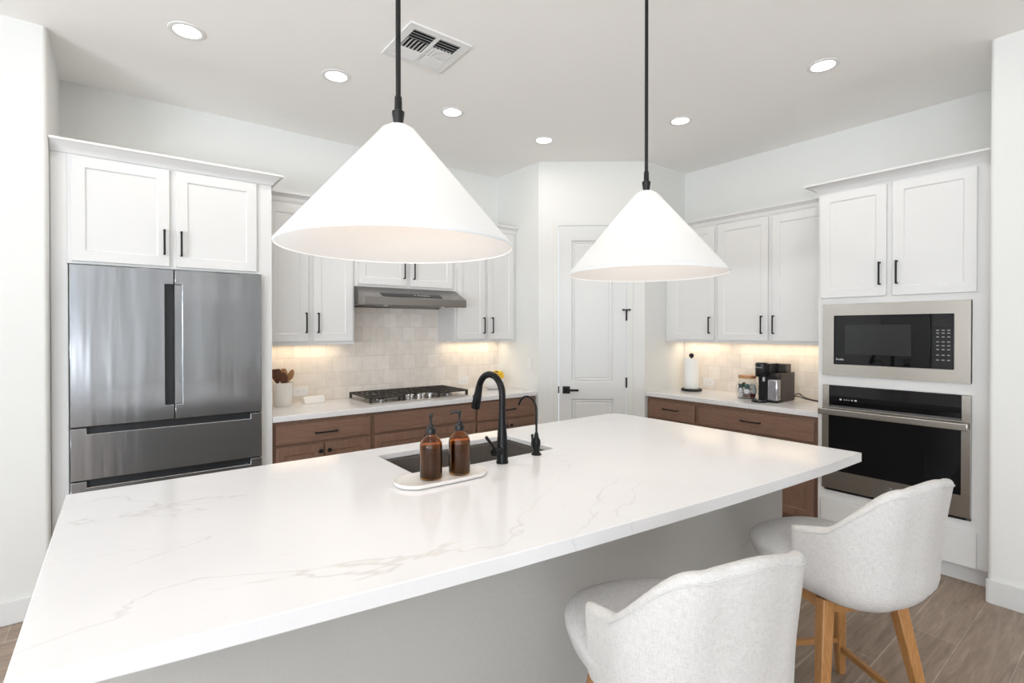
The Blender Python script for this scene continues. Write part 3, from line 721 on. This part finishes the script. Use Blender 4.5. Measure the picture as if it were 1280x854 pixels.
# faucet: gooseneck reaching over the sink
FX, FY = 1.330, 1.795
t = thing('kitchen_faucet', 'tall black gooseneck kitchen faucet with pull-down head beside the sink', 'faucet', (FX, FY, TOP))
MB().lathe([(0, 0.0003), (0.027, 0.0003), (0.027, 0.006), (0.025, 0.010), (0.0245, 0.085), (0.0225, 0.105), (0.0185, 0.160), (0.0150, 0.215), (0.0150, 0.235), (0, 0.235)], 40).build('body', 'black_satin', t, smooth=True)
r_, zc_ = 0.085, 0.300
gd = Vector((-0.06, 0.998, 0)).normalized()
pts = [(0, 0, 0.22), (0, 0, 0.26)] + [tuple(gd*(r_ - r_*math.cos(a_)) + Vector((0, 0, zc_ + r_*math.sin(a_)))) for a_ in [PI*k/20*0.94 for k in range(21)]]
MB().tube(pts, 0.0148, 20).build('spout', 'black_satin', t, smooth=True)
e1 = Vector(pts[-1]); dr_ = (e1 - Vector(pts[-2])).normalized()
sp = MB().tube([e1 - dr_*0.01, e1 + dr_*0.02, e1 + dr_*0.03, e1 + dr_*0.095, e1 + dr_*0.100], [0.0165, 0.0175, 0.0185, 0.0225, 0.020], 24).build('spray_head', 'black_satin', t, smooth=True)
q = e1 + dr_*0.045 + gd*0.019
MB().tube([q - gd*0.004, q + gd*0.006], 0.010, 16).build('button', 'black_plastic', sp, smooth=True)
hv = Vector((-0.94, -0.30, 0)).normalized()
hl = MB().tube([hv*0.018 + Vector((0, 0, 0.058)), hv*0.060 + Vector((0, 0, 0.058)), hv*0.066 + Vector((0, 0, 0.058))], [0.0185, 0.0185, 0.015], 24).build('lever', 'black_satin', t, smooth=True)
MB().tube([hv*0.052 + Vector((0, 0, 0.070)), hv*0.075 + Vector((0, 0.012, 0.100)), hv*0.098 + Vector((0, 0.02, 0.128))], [0.006, 0.0062, 0.007], 14).build('lever_stem', 'black_satin', hl, smooth=True)
# filtered water tap
GX, GY = 1.545, 1.815
t = thing('water_tap', 'small thin black filtered water tap right of the main faucet', 'faucet', (GX, GY, TOP))
MB().lathe([(0, 0.0003), (0.024, 0.0003), (0.024, 0.004), (0.016, 0.012), (0.013, 0.022), (0.017, 0.036), (0.020, 0.055), (0.019, 0.068), (0.012, 0.080), (0.009, 0.098), (0.0065, 0.106), (0, 0.106)], 32).build('body', 'black_satin', t, smooth=True)
r_ = 0.062; zc_ = 0.205
pts = [(0, 0, 0.10), (0, 0, 0.16)] + [tuple(gd*(r_ - r_*math.cos(a_)) + Vector((0, 0, zc_ + r_*math.sin(a_)))) for a_ in [PI*k/18*0.86 for k in range(19)]]
e1 = Vector(pts[-1]); dd = (e1 - Vector(pts[-2])).normalized(); pts.append(tuple(e1 + dd*0.012))
MB().tube(pts, 0.0052, 14).build('spout', 'black_satin', t, smooth=True)
hl = MB().tube([hv*0.012 + Vector((0, 0, 0.055)), hv*0.036 + Vector((0, 0, 0.055))], 0.008, 16).build('lever', 'black_satin', t, smooth=True)
MB().tube([hv*0.034 + Vector((0, 0, 0.050)), hv*0.036 + Vector((0, 0, 0.075)), hv*0.036 + Vector((0, 0, 0.098)), hv*0.036 + Vector((0, 0, 0.103))], [0.008, 0.0045, 0.0068, 0.004], 14).build('lever_knob', 'black_satin', hl, smooth=True)

# tray and soap bottles
t = thing('soap_tray', 'white oval tray holding the two amber soap bottles', 'tray', (0.998, 1.748, TOP), math.radians(-1))
def oval(mb, a, b, prof, seg=72):
    rings = []
    for d_, z in prof: rings.append([mb.bm.verts.new((( a-b)*(1 if math.cos(q) > 0 else -1)*(min(1, abs(math.cos(q))*3)) + (b-d_)*math.cos(q), (b-d_)*math.sin(q), z)) for q in [2*PI*k/seg for k in range(seg)]])
    for r1, r2 in zip(rings, rings[1:]):
        for k in range(seg): mb.bm.faces.new((r1[k], r1[(k+1) % seg], r2[(k+1) % seg], r2[k]))
    mb.bm.faces.new(rings[0][::-1]); mb.bm.faces.new(rings[-1])
    bmesh.ops.recalc_face_normals(mb.bm, faces=mb.bm.faces)
    return mb
oval(MB(), 0.196, 0.090, [(0.014, 0.0003), (0.004, 0.004), (0.0, 0.012), (0.001, 0.017), (0.005, 0.0175), (0.009, 0.013), (0.016, 0.0085)]).build('dish', 'white_ceramic', t, smooth=True)
def bottle(x, y, rz, label):
    t = thing('soap_bottle', label, 'soap bottle', (x, y, TOP+0.0087), rz, 'amber soap bottles on the oval tray')
    r = 0.0435
    po = [(0, 0.0), (r-0.006, 0.0), (r-0.001, 0.004), (r, 0.010), (r, 0.128), (r-0.002, 0.140), (r-0.009, 0.152), (r-0.019, 0.162), (0.0165, 0.168), (0.0145, 0.174), (0.0145, 0.186)]
    pi_ = [(0.0120, 0.186), (0.0120, 0.172), (r-0.020, 0.159), (r-0.010, 0.149), (r-0.0035, 0.139), (r-0.0028, 0.128), (r-0.0028, 0.012), (r-0.007, 0.005), (0, 0.0045)]
    gl = MB().lathe(po + pi_, 48).build('glass_bottle', 'amber_glass', t, smooth=True)
    MB().lathe([(0, 0.0058), (r-0.0075, 0.0060), (r-0.0036, 0.012), (r-0.0036, 0.122), (0, 0.122)], 48).build('liquid', 'soap', gl, smooth=True)
    pm = MB().lathe([(0, 0.174), (0.0185, 0.174), (0.0190, 0.178), (0.0190, 0.194), (0.0165, 0.198), (0.011, 0.200), (0.009, 0.210), (0.0055, 0.212), (0.0045, 0.214), (0.0045, 0.236), (0.0075, 0.240), (0.0085, 0.250), (0.006, 0.254), (0, 0.255)], 28).build('pump', 'black_plastic', t, smooth=True)
    MB().tube([(0.0, 0, 0.248), (0.018, 0, 0.248), (0.034, 0, 0.243), (0.037, 0, 0.238)], [0.006, 0.0055, 0.0045, 0.004], 12).build('nozzle', 'black_plastic', pm, smooth=True)
bottle(0.955, 1.755, math.radians(235), 'amber glass pump bottle nearer the camera on the oval tray')
bottle(1.080, 1.748, math.radians(145), 'amber glass pump bottle on the tray, nearer the faucet')

# ------------------------------------------------------------------ bar stools
FAB = 'cream_fabric'
def bar_stool(loc, rot_base, rot_seat, label):
    t = thing('bar_stool', label, 'stool', loc, rot_base, 'cream upholstered bar stools at the island')
    wf, wt, zt = 0.222, 0.138, 0.538
    R_ = Matrix.Rotation(rot_seat-rot_base, 3, 'Z')
    def at(sx, sy, z):
        h = wf + (wt-wf)*z/zt; return Vector((sx*h, sy*h, z))
    for sx, sy in ((-1, -1), (1, -1), (-1, 1), (1, 1)):
        MB().bar(at(sx, sy, 0.0005), at(sx, sy, zt), 0.030, 0.046).build('leg', 'oak', t, bevel=0.005, seg=2)
    for (a, b), z in ((((-1, 1), (1, 1)), 0.165), (((-1, -1), (1, -1)), 0.165), (((1, -1), (1, 1)), 0.125), (((-1, -1), (-1, 1)), 0.125)):
        p, q = at(*a, z), at(*b, z); dd = (q-p).normalized()
        MB().bar(p + dd*0.016, q - dd*0.016, 0.024, None, 0.020, None, side=(0, 0, 1)).build('stretcher', 'oak', t, bevel=0.003)
    for a, b in (((-1, 1), (1, 1)), ((-1, -1), (1, -1)), ((1, -1), (1, 1)), ((-1, -1), (-1, 1))):
        p, q = at(*a, 0.5155), at(*b, 0.5155); dd = (q-p).normalized()
        MB().bar(p + dd*0.020, q - dd*0.020, 0.045, None, 0.022, None, side=(0, 0, 1)).build('apron', 'oak', t, bevel=0.002)
    MB().lathe([(0, 0.5385), (0.11, 0.5385), (0.11, 0.5455), (0, 0.5455)], 32).build('swivel_plate', 'black_metal', t, smooth=True)
    # seat cushion
    def sup(a, b, q, e=2.7):
        c, s = math.cos(q), math.sin(q)
        return a*(1 if c > 0 else -1)*abs(c)**(2/e), b*(1 if s > 0 else -1)*abs(s)**(2/e)
    mb = MB(); seg = 48
    prof = [(0.55, 0.546), (0.70, 0.549), (0.84, 0.568), (0.935, 0.600), (0.988, 0.636), (0.996, 0.655), (0.96, 0.672), (0.86, 0.684), (0.6, 0.690), (0.3, 0.692)]
    rings = []
    for f, z in prof:
        rg = []
        for k in range(seg):
            x, y = sup(0.250, 0.280, 2*PI*k/seg); v = R_ @ Vector((x*f, y*f + 0.0, z)); rg.append(mb.bm.verts.new(v))
        rings.append(rg)
    for r1, r2 in zip(rings, rings[1:]):
        for k in range(seg): mb.bm.faces.new((r1[k], r1[(k+1) % seg], r2[(k+1) % seg], r2[k]))
    mb.bm.faces.new(rings[0][::-1]); mb.bm.faces.new(rings[-1])
    bmesh.ops.recalc_face_normals(mb.bm, faces=mb.bm.faces)
    s_ = mb.build('seat', FAB, t, smooth=True, angle=180)
    # wrap-around shell: straight arms, rounded back corners, swept top edge with a padded rim
    def smooth(a, b, x):
        q = min(1, max(0, (x-a)/(b-a))); return q*q*(3-2*q)
    hw_, yb_, rc_ = 0.252, -0.305, 0.160          # half width, back, corner radius
    path = []
    for k in range(13): path.append((-hw_, -0.012 + (yb_+rc_+0.012)*k/12, 0.0))
    for k in range(1, 12):
        a_ = PI + PI/2*k/12; path.append((-hw_+rc_+rc_*math.cos(a_), yb_+rc_+rc_*math.sin(a_), 0.0))
    for k in range(0, 9): path.append((-hw_+rc_+(hw_-rc_)*k/8, yb_ - 0.012*math.sin(PI/2*k/8), 0.0))
    path = [(x, y) for x, y, _ in path]; path = path + [(-x, y) for x, y in path[-2::-1]]
    cum = [0.0]
    for p, q in zip(path, path[1:]): cum.append(cum[-1] + math.hypot(q[0]-p[0], q[1]-p[1]))
    half = cum[-1]/2
    def top_z(s_):                                  # s_ = distance along the edge from an arm tip
        return 0.786 + 0.045*min(s_, 0.16)/0.16 + 0.155*smooth(0.11, 0.325, s_) + 0.020*smooth(0.32, half, s_)
    def taper(z):
        k = max(0.0, (z-0.550)/0.42)
        return 0.80 + 0.165*(1-(1-min(1, k*5.0))**2.4) + 0.045*k
    mb = MB(); TH = 0.040; cols = []; edge_pts = []
    for i, (x, y) in enumerate(path):
        s_ = min(cum[i], cum[-1]-cum[i]); zt_ = top_z(s_)
        a, b = path[max(i-1, 0)], path[min(i+1, len(path)-1)]
        tx, ty = b[0]-a[0], b[1]-a[1]; ln = math.hypot(tx, ty); nx, ny = -ty/ln, tx/ln   # inward normal
        if nx*(0-x) + ny*(-0.05-y) < 0: nx, ny = -nx, -ny
        def P(z, inn):
            f = taper(z); ln_ = -0.030*max(0, (z-0.74)/0.25)*smooth(0.14, 0.36, s_)
            return R_ @ Vector((x*f + nx*inn, (y+0.04)*f - 0.04 + ln_ + ny*inn, z))
        col_ = []
        h_ = zt_ - 0.550
        for f in (0.0, 0.03, 0.07, 0.12, 0.19, 0.28, 0.40, 0.54, 0.70, 0.84): col_.append(P(0.550 + (h_-0.020)*f, 0.0))
        rim_r = TH/2
        for k in range(9):
            a_ = PI*k/8
            col_.append(P(zt_ - 0.018 + 0.018*math.sin(a_), rim_r - rim_r*math.cos(a_)))
        for f in (0.80, 0.6, 0.4, 0.2, 0.03): col_.append(P(0.550 + (h_-0.020)*f, TH))
        edge_pts.append(P(zt_ - 0.019, -0.0015))
        cols.append([mb.bm.verts.new(v) for v in col_])
    m_ = len(cols[0])
    for a, b in zip(cols, cols[1:]):
        for j in range(m_): mb.bm.faces.new((a[j], b[j], b[(j+1) % m_], a[(j+1) % m_]))
    # round the two arm fronts
    for cc, sg in ((cols[0], 1), (cols[-1], -1)):
        half_n = m_
        prev = cc
        for st in (0.5, 0.85, 1.0):
            fw_ = 0.020*math.sin(st*PI/2); sh_ = math.cos(st*PI/2)*0.999 + 0.001
            cen = [None]*m_
            nxt = []
            for j in range(m_):
                z = cc[j].co.z
                mid = Vector((0, 0, 0))
                # shrink towards the centre line of the arm end
                lo, hi = cc[2].co, cc[-2].co
                c_ = (cc[j].co + cc[min(range(m_), key=lambda q: abs(cc[q].co.z - z) + (0 if (q < 14) != (j < 14) else 9))].co)/2
                v = c_ + (cc[j].co - c_)*sh_ + R_ @ Vector((0, fw_, 0)); v.z = z - (0.012*(1-sh_) if z > 0.74 else 0)
                nxt.append(mb.bm.verts.new(v))
            for j in range(m_): mb.bm.faces.new((prev[j], prev[(j+1) % m_], nxt[(j+1) % m_], nxt[j]))
            prev = nxt
    bmesh.ops.recalc_face_normals(mb.bm, faces=mb.bm.faces)
    sh = mb.build('backrest', FAB, t, smooth=True, angle=180)
    MB().tube(edge_pts[2:-2], 0.0022, 8).build('piping', FAB, sh, smooth=True)
    return t
bar_stool((2.187, 0.796, 0), math.radians(-31), math.radians(-12), 'cream fabric bar stool farther from camera, in front of the oven cabinet')
bar_stool((1.198, 0.862, 0), math.radians(-35), math.radians(-18), 'cream fabric bar stool nearer the camera, at bottom edge of the photo')

# ------------------------------------------------------------------ cooktop
t = thing('gas_cooktop', 'steel gas cooktop with black cast iron grates in the back counter', 'cooktop', (1.985, 4.025, TOP))
hw, hd = 0.455, 0.235
MB().box(-hw, hw, -hd, hd, 0.0003, 0.012).build('cooktop_plate', 'warm_stainless', t, bevel=0.004)
for x, y, r in ((-0.31, -0.11, 0.045), (-0.31, 0.11, 0.05), (0.0, 0.10, 0.062), (0.31, -0.11, 0.04), (0.31, 0.11, 0.05)):
    b_ = MB().lathe([(0, 0.0125), (r, 0.0125), (r, 0.020), (r-0.006, 0.026), (0, 0.026)], 32, (x, y, 0)).build('burner', 'stainless', t, smooth=True)
    MB().lathe([(0, 0.0262), (r-0.012, 0.0262), (r-0.012, 0.032), (0, 0.034)], 32, (x, y, 0)).build('burner_cap', 'cast_iron', b_, smooth=True)
for gx0, gx1 in ((-0.452, -0.155), (-0.150, 0.150), (0.155, 0.452)):
    mb = MB(); za, zb_ = 0.044, 0.057; yb0 = -0.225 if gx0 != -0.150 else -0.10; ye = 0.228
    bw = 0.012
    mb.box(gx0, gx1, yb0, yb0+bw, za, zb_).box(gx0, gx1, ye-bw, ye, za, zb_).box(gx0, gx0+bw, yb0, ye, za, zb_).box(gx1-bw, gx1, yb0, ye, za, zb_)
    for k in range(1, 6):
        x = gx0 + (gx1-gx0)*k/6; mb.box(x-0.005, x+0.005, yb0+bw, ye-bw, za+0.003, zb_)
    for f in ((0.33, 0.67) if yb0 < -0.2 else (0.5,)):
        y = yb0 + (ye-yb0)*f; mb.box(gx0+bw, gx1-bw, y-0.005, y+0.005, za+0.003, zb_)
    for x in (gx0, gx1-0.018):
        for y in (yb0, ye-0.018): mb.box(x, x+0.018, y, y+0.018, 0.0125, za)
    mb.build('grate', 'cast_iron', t)
for k in range(5):
    x = -0.105 + 0.0525*k; y = -0.165 + (0.035 if k in (1, 3) else 0)
    kb = MB().lathe([(0, 0.0125), (0.019, 0.0125), (0.0205, 0.018), (0.019, 0.040), (0.015, 0.044), (0, 0.044)], 28, (x, y, 0)).build('knob', 'chrome', t, smooth=True)
    MB().box(x-0.003, x+0.003, y-0.016, y+0.016, 0.0443, 0.051).build('grip', 'chrome', kb, bevel=0.001)

# ------------------------------------------------------------------ small things on the back counter
CX, CY = 0.985, 4.165
t = thing('utensil_crock', 'white ceramic crock holding wooden cooking utensils', 'crock', (CX, CY, TOP))
MB().lathe([(0, 0.0003), (0.056, 0.0003), (0.061, 0.006), (0.067, 0.06), (0.0715, 0.150), (0.073, 0.178), (0.072, 0.181), (0.069, 0.180), (0.067, 0.150), (0.062, 0.06), (0.054, 0.012), (0, 0.010)], 48).build('pot', 'white_ceramic', t, smooth=True)
def utensil(name, label, base_, tip, mname, w_, ln, flat, g='wooden utensils in the crock'):
    p, q = Vector(base_), Vector(tip); d_ = (q-p).normalized(); L_ = (q-p).length
    s = d_.cross(Vector((0.55, 0.83, 0))).normalized()
    if s.length < 0.2: s = Vector((1, 0, 0))
    nrm = d_.cross(s).normalized()
    mb = MB(); seg = 12; rings = []
    for f in [k/22 for k in range(23)]:
        z = f*L_
        hz = (z-(L_-ln))/ln
        if hz < 0: a, b = 0.006, 0.005
        else:
            e = math.sin(PI*min(1, hz*0.93+0.07))**0.6 if flat == 0 else min(1, hz*2.5)**0.8*(1 if hz < 0.93 else 1-(hz-0.93)*5)
            a = 0.006 + (w_-0.006)*e; b = 0.005 - 0.0015*min(1, hz*3)
        rings.append([mb.bm.verts.new(p + d_*z + s*a*math.cos(2*PI*k/seg) + nrm*b*math.sin(2*PI*k/seg)) for k in range(seg)])
    for r1, r2 in zip(rings, rings[1:]):
        for k in range(seg): mb.bm.faces.new((r1[k], r1[(k+1) % seg], r2[(k+1) % seg], r2[k]))
    mb.bm.faces.new(rings[0][::-1]); mb.bm.faces.new(rings[-1])
    bmesh.ops.recalc_face_normals(mb.bm, faces=mb.bm.faces)
    o = mb.build(name, mname, smooth=True, off=tuple(p), loc=tuple(p), angle=60)
    tag(o, label, 'utensil', g)
zb = TOP + 0.013
utensil('wooden_spoon', 'light wooden spoon leaning out of the crock to the right', (CX-0.022, CY+0.02, zb), (CX+0.075, CY+0.01, TOP+0.275), 'spoon_wood', 0.023, 0.085, 0)
utensil('wooden_spatula', 'tan wooden spatula standing upright in the middle of the crock', (CX-0.01, CY-0.015, zb), (CX+0.012, CY+0.028, TOP+0.285), 'spoon_wood', 0.022, 0.11, 1)
utensil('wooden_spoon', 'tan wooden spoon standing behind the spatula in the crock', (CX+0.005, CY+0.025, zb), (CX+0.030, CY+0.045, TOP+0.272), 'spoon_wood', 0.020, 0.09, 0)
utensil('wooden_spatula', 'broad dark wooden turner at the left of the crock', (CX-0.020, CY+0.005, zb), (CX-0.048, CY+0.012, TOP+0.285), 'dark_spoon_wood', 0.036, 0.11, 1)
utensil('wooden_spoon', 'dark wooden spoon in the crock in front of the turner', (CX+0.010, CY-0.035, zb), (CX-0.010, CY-0.050, TOP+0.262), 'dark_spoon_wood', 0.030, 0.09, 0)
# low white device
t = thing('smart_speaker', 'low white tabletop device with slanted front beside the crock', 'device', (1.222, 4.195, TOP), math.radians(3))
MB().prism([(-0.045, 0.0005), (0.040, 0.0005), (0.030, 0.052), (-0.012, 0.056), (-0.040, 0.012)], 'x', -0.082, 0.082).build('case', 'white_plastic', t, bevel=0.005, seg=3)
MB().box(-0.076, 0.076, -0.0395, 0.030, 0.0003, 0.0012).build('foot_pad', 'grey_mark', t)
# outlets and switch
def outlet(label, loc, rotz, w_, h_, switch=False):
    t = thing('wall_switch' if switch else 'power_outlet', label, 'switch' if switch else 'outlet', loc, rotz, None if switch else 'power outlets on the tile')
    pl_ = MB().box(-w_/2, w_/2, -0.006, -0.0003, -h_/2, h_/2).build('cover_plate', 'white_plastic', t, bevel=0.002)
    if switch:
        MB().box(-0.017, 0.017, -0.010, -0.0062, -0.033, 0.033).build('rocker', 'white_plastic', t, bevel=0.002)
    else:
        for s in (-1, 1):
            f = MB().box(s*0.020-0.016, s*0.020+0.016, -0.0075, -0.0062, -0.017, 0.017).build('socket', 'white_plastic', t, bevel=0.002)
            MB().box(s*0.020-0.007, s*0.020+0.003, -0.0079, -0.0076, 0.005, 0.0072).box(s*0.020-0.007, s*0.020+0.002, -0.0079, -0.0076, -0.0072, -0.005).box(s*0.020+0.008, s*0.020+0.012, -0.0079, -0.0076, -0.002, 0.002).build('slot', 'grey_mark', f)
yt = YW-0.0092
outlet('white power outlet on the tile right of the utensil crock', (1.150, yt, 1.002), 0, 0.118, 0.076)
outlet('white power outlet on the tile right of the cooktop', (2.702, yt, 0.990), 0, 0.118, 0.076)
outlet('white power outlet on the tile right of the paper towels', (XW-0.0092, 2.750, 0.988), -PI/2, 0.118, 0.076)
outlet('white light switch on the pantry side wall above the bowl', (XR, 3.778, 1.172), -PI/2, 0.074, 0.116, True)
# bowl of bananas
BX, BY = 2.905, 4.075
t = thing('fruit_bowl', 'white ceramic bowl holding bananas at end of back counter', 'bowl', (BX, BY, TOP))
MB().lathe([(0, 0.0003), (0.045, 0.0003), (0.050, 0.004), (0.085, 0.028), (0.112, 0.065), (0.120, 0.108), (0.117, 0.110), (0.108, 0.066), (0.080, 0.032), (0.045, 0.010), (0, 0.008)], 56).build('bowl', 'white_ceramic', t, smooth=True)
def banana(label, pts):
    P = [Vector(p) for p in pts]
    def bez(f): a, b, c = P; return a*(1-f)**2 + b*2*f*(1-f) + c*f*f
    q = [bez(k/14) for k in range(15)]
    r = [0.007+0.012*min(1, k/3, (14-k)/3) for k in range(15)]
    t = thing('banana', label, 'banana', tuple(q[0]), 0, 'bananas in the white bowl')
    MB().tube(q, r, 10).build('peel', 'banana', t, off=tuple(q[0]), smooth=True)
    e = q[-1]; d_ = (q[-1]-q[-2]).normalized()
    MB().tube([e + d_*0.0005, e + d_*0.018, e + d_*0.028], [0.0065, 0.005, 0.0055], 10).build('stem', 'banana_tip', t, off=tuple(q[0]), smooth=True)
banana('yellow banana with dark stem at the front of the white bowl', [(BX+0.085, BY-0.040, TOP+0.098), (BX+0.085, BY-0.055, TOP+0.165), (BX+0.030, BY-0.040, TOP+0.172)])
banana('yellow banana behind the front one in the white bowl', [(BX+0.090, BY+0.015, TOP+0.098), (BX+0.085, BY+0.015, TOP+0.175), (BX+0.020, BY+0.020, TOP+0.165)])

# ------------------------------------------------------------------ small things on the right counter
t = thing('paper_towel_holder', 'black paper towel holder with a round knob on the right counter', 'paper towel holder', (4.345, 2.805, TOP))
MB().lathe([(0, 0.0003), (0.093, 0.0003), (0.096, 0.004), (0.096, 0.018), (0.092, 0.022), (0, 0.022)], 48).build('base', 'black_metal', t, smooth=True)
MB().tube([(0, 0, 0.0225), (0, 0, 0.318)], 0.008, 14).build('post', 'black_metal', t, smooth=True)
MB().lathe([(0, 0.317), (0.010, 0.317), (0.021, 0.328), (0.0235, 0.338), (0.021, 0.350), (0.010, 0.360), (0, 0.361)], 24).build('knob', 'black_metal', t, smooth=True)
o = MB().lathe([(0.020, 0.0005), (0.066, 0.0005), (0.067, 0.004), (0.066, 0.286), (0.064, 0.289), (0.020, 0.289)], 48, closed=True).build('paper_towel_roll', 'paper', loc=(4.345, 2.805, TOP+0.0225), smooth=True)
tag(o, 'white paper towel roll standing on the black holder', 'paper towel')
# glass jar of coffee pods
JX, JY = 4.245, 2.205
t = thing('glass_jar', 'clear glass jar with wooden lid full of coffee pods', 'jar', (JX, JY, TOP))
ro = [(0, 0.0003), (0.066, 0.0003), (0.078, 0.006), (0.087, 0.030), (0.090, 0.070), (0.087, 0.105), (0.078, 0.130), (0.066, 0.143), (0.062, 0.150), (0.064, 0.172)]
ri = [(0.0615, 0.172), (0.0595, 0.150), (0.0635, 0.1415), (0.0755, 0.1285), (0.0845, 0.1045), (0.0875, 0.070), (0.0845, 0.031), (0.076, 0.0085), (0.065, 0.0035), (0, 0.0033)]
MB().lathe(ro + ri, 56).build('glass', 'clear_glass', t, smooth=True)
lid = MB().lathe([(0, 0.1725), (0.069, 0.1725), (0.071, 0.176), (0.071, 0.193), (0.068, 0.197), (0, 0.198)], 48).build('lid', 'lid_wood', t, smooth=True)
random.seed(5)
kinds = ['white', 'black', 'white', 'green', 'blue', 'white', 'black', 'brown', 'white', 'gold', 'white', 'green', 'red']
k = 0
for lay, (z, rad, cnt) in enumerate(((0.028, 0.051, 7), (0.067, 0.062, 8), (0.106, 0.053, 7), (0.028, 0.0, 1), (0.066, 0.0, 1), (0.112, 0.0, 1))):
    for i in range(cnt):
        a_ = 2*PI*i/cnt + lay*0.45
        colr = kinds[(k*5 + lay*2) % 13]; k += 1
        p = Vector((JX + rad*math.cos(a_), JY + rad*math.sin(a_), TOP+z))
        mb = MB().lathe([(0, -0.013), (0.013, -0.012), (0.0175, 0.0), (0.020, 0.009), (0.0225, 0.0095), (0.0225, 0.011), (0, 0.0118)], 20)
        o = mb.build('coffee_pod', 'pod_' + colr, loc=tuple(p), smooth=True)
        dirv = (Vector((math.cos(a_), math.sin(a_), random.uniform(-0.25, 0.35))) if rad else Vector((0.1, 0.1, 1))).normalized()
        o.rotation_mode = 'QUATERNION'; o.rotation_quaternion = dirv.to_track_quat('Z', 'Y')
        tag(o, f'{colr} coffee pod inside the glass jar', 'coffee pod', f'{colr} coffee pods in the jar')
# coffee machine (front faces -X)
t = thing('coffee_machine', 'black capsule coffee machine with side water tank on right counter', 'coffee machine', (4.17, 1.985, TOP))
MB().box(0.03, 0.270, -0.085, 0.000, 0.0005, 0.236).build('body', 'brown_plastic', t, bevel=0.006, seg=3)
MB().box(-0.005, 0.270, 0.0005, 0.085, 0.0005, 0.232).build('column', 'black_plastic', t, bevel=0.006, seg=3)
h_ = MB().box(-0.030, 0.120, -0.020, 0.085, 0.2325, 0.312).lathe([(0, 0.205), (0.043, 0.205), (0.047, 0.212), (0.047, 0.312), (0.042, 0.318), (0, 0.319)], 40, (-0.040, 0.040, 0)).build('brew_head', 'black_plastic', t, bevel=0.003)
MB().lathe([(0, 0.3195), (0.034, 0.3195), (0.032, 0.323), (0, 0.324)], 32, (-0.040, 0.040, 0)).build('head_cap', 'stainless', h_, smooth=True)
text_mesh('NESPRESSO', 0.011, 'lettering', 'white_mark', h_, (-0.0885, 0.073, 0.278), (PI/2, 0, -PI/2))
MB().box(0.121, 0.215, -0.080, 0.085, 0.2365, 0.306).build('rear_block', 'brown_plastic', t, bevel=0.006)
tk = MB().box(-0.035, 0.0295, -0.085, -0.002, 0.012, 0.190).build('water_tank', 'tank_glass', t, bevel=0.015, seg=4)
MB().box(-0.033, 0.029, -0.078, -0.004, 0.1905, 0.232).build('tank_lid', 'black_plastic', tk, bevel=0.01, seg=3)
MB().box(-0.035, 0.0295, -0.085, -0.002, 0.0005, 0.0118).build('tank_base', 'black_plastic', tk)
MB().box(-0.0085, -0.0052, 0.030, 0.048, 0.165, 0.210).build('spout', 'white_mark', t)
MB().lathe([(0, 0.0005), (0.058, 0.0005), (0.060, 0.004), (0.058, 0.016), (0.050, 0.018), (0, 0.018)], 40, (-0.072, 0.040, 0)).build('drip_tray', 'black_plastic', t, smooth=True)
MB().lathe([(0, 0.0183), (0.046, 0.0183), (0.046, 0.020), (0, 0.020)], 32, (-0.072, 0.040, 0)).build('drip_grid', 'stainless', t, smooth=True)
pts = [(4.441, 1.930, TOP+0.022), (4.475, 1.895, TOP+0.03), (4.50, 1.84, TOP+0.012), (4.49, 1.76, TOP+0.0045), (4.45, 1.66, TOP+0.0045), (4.43, 1.58, TOP+0.0045), (4.42, 1.532, TOP+0.0045)]
def spline(p, n=6):
    p = [Vector(q) for q in p]; out = []
    for i in range(len(p)-1):
        a, b, c, d_ = p[max(i-1, 0)], p[i], p[i+1], p[min(i+2, len(p)-1)]
        for k in range(n):
            f = k/n; out.append(0.5*((2*b) + (c-a)*f + (2*a-5*b+4*c-d_)*f*f + (3*b-a-3*c+d_)*f**3))
    return out + [p[-1]]
o = MB().tube(spline(pts), 0.004, 8).tube(spline([(4.47, 1.95, TOP+0.0045), (4.505, 1.90, TOP+0.05), (4.515, 1.855, TOP+0.02), (4.51, 1.75, TOP+0.0045), (4.505, 1.64, TOP+0.0045), (4.50, 1.532, TOP+0.0045)]), 0.004, 8).build('cable_run', 'black_plastic', smooth=True)
tag(o, 'black power cords lying on the counter behind the coffee machine', 'cord')
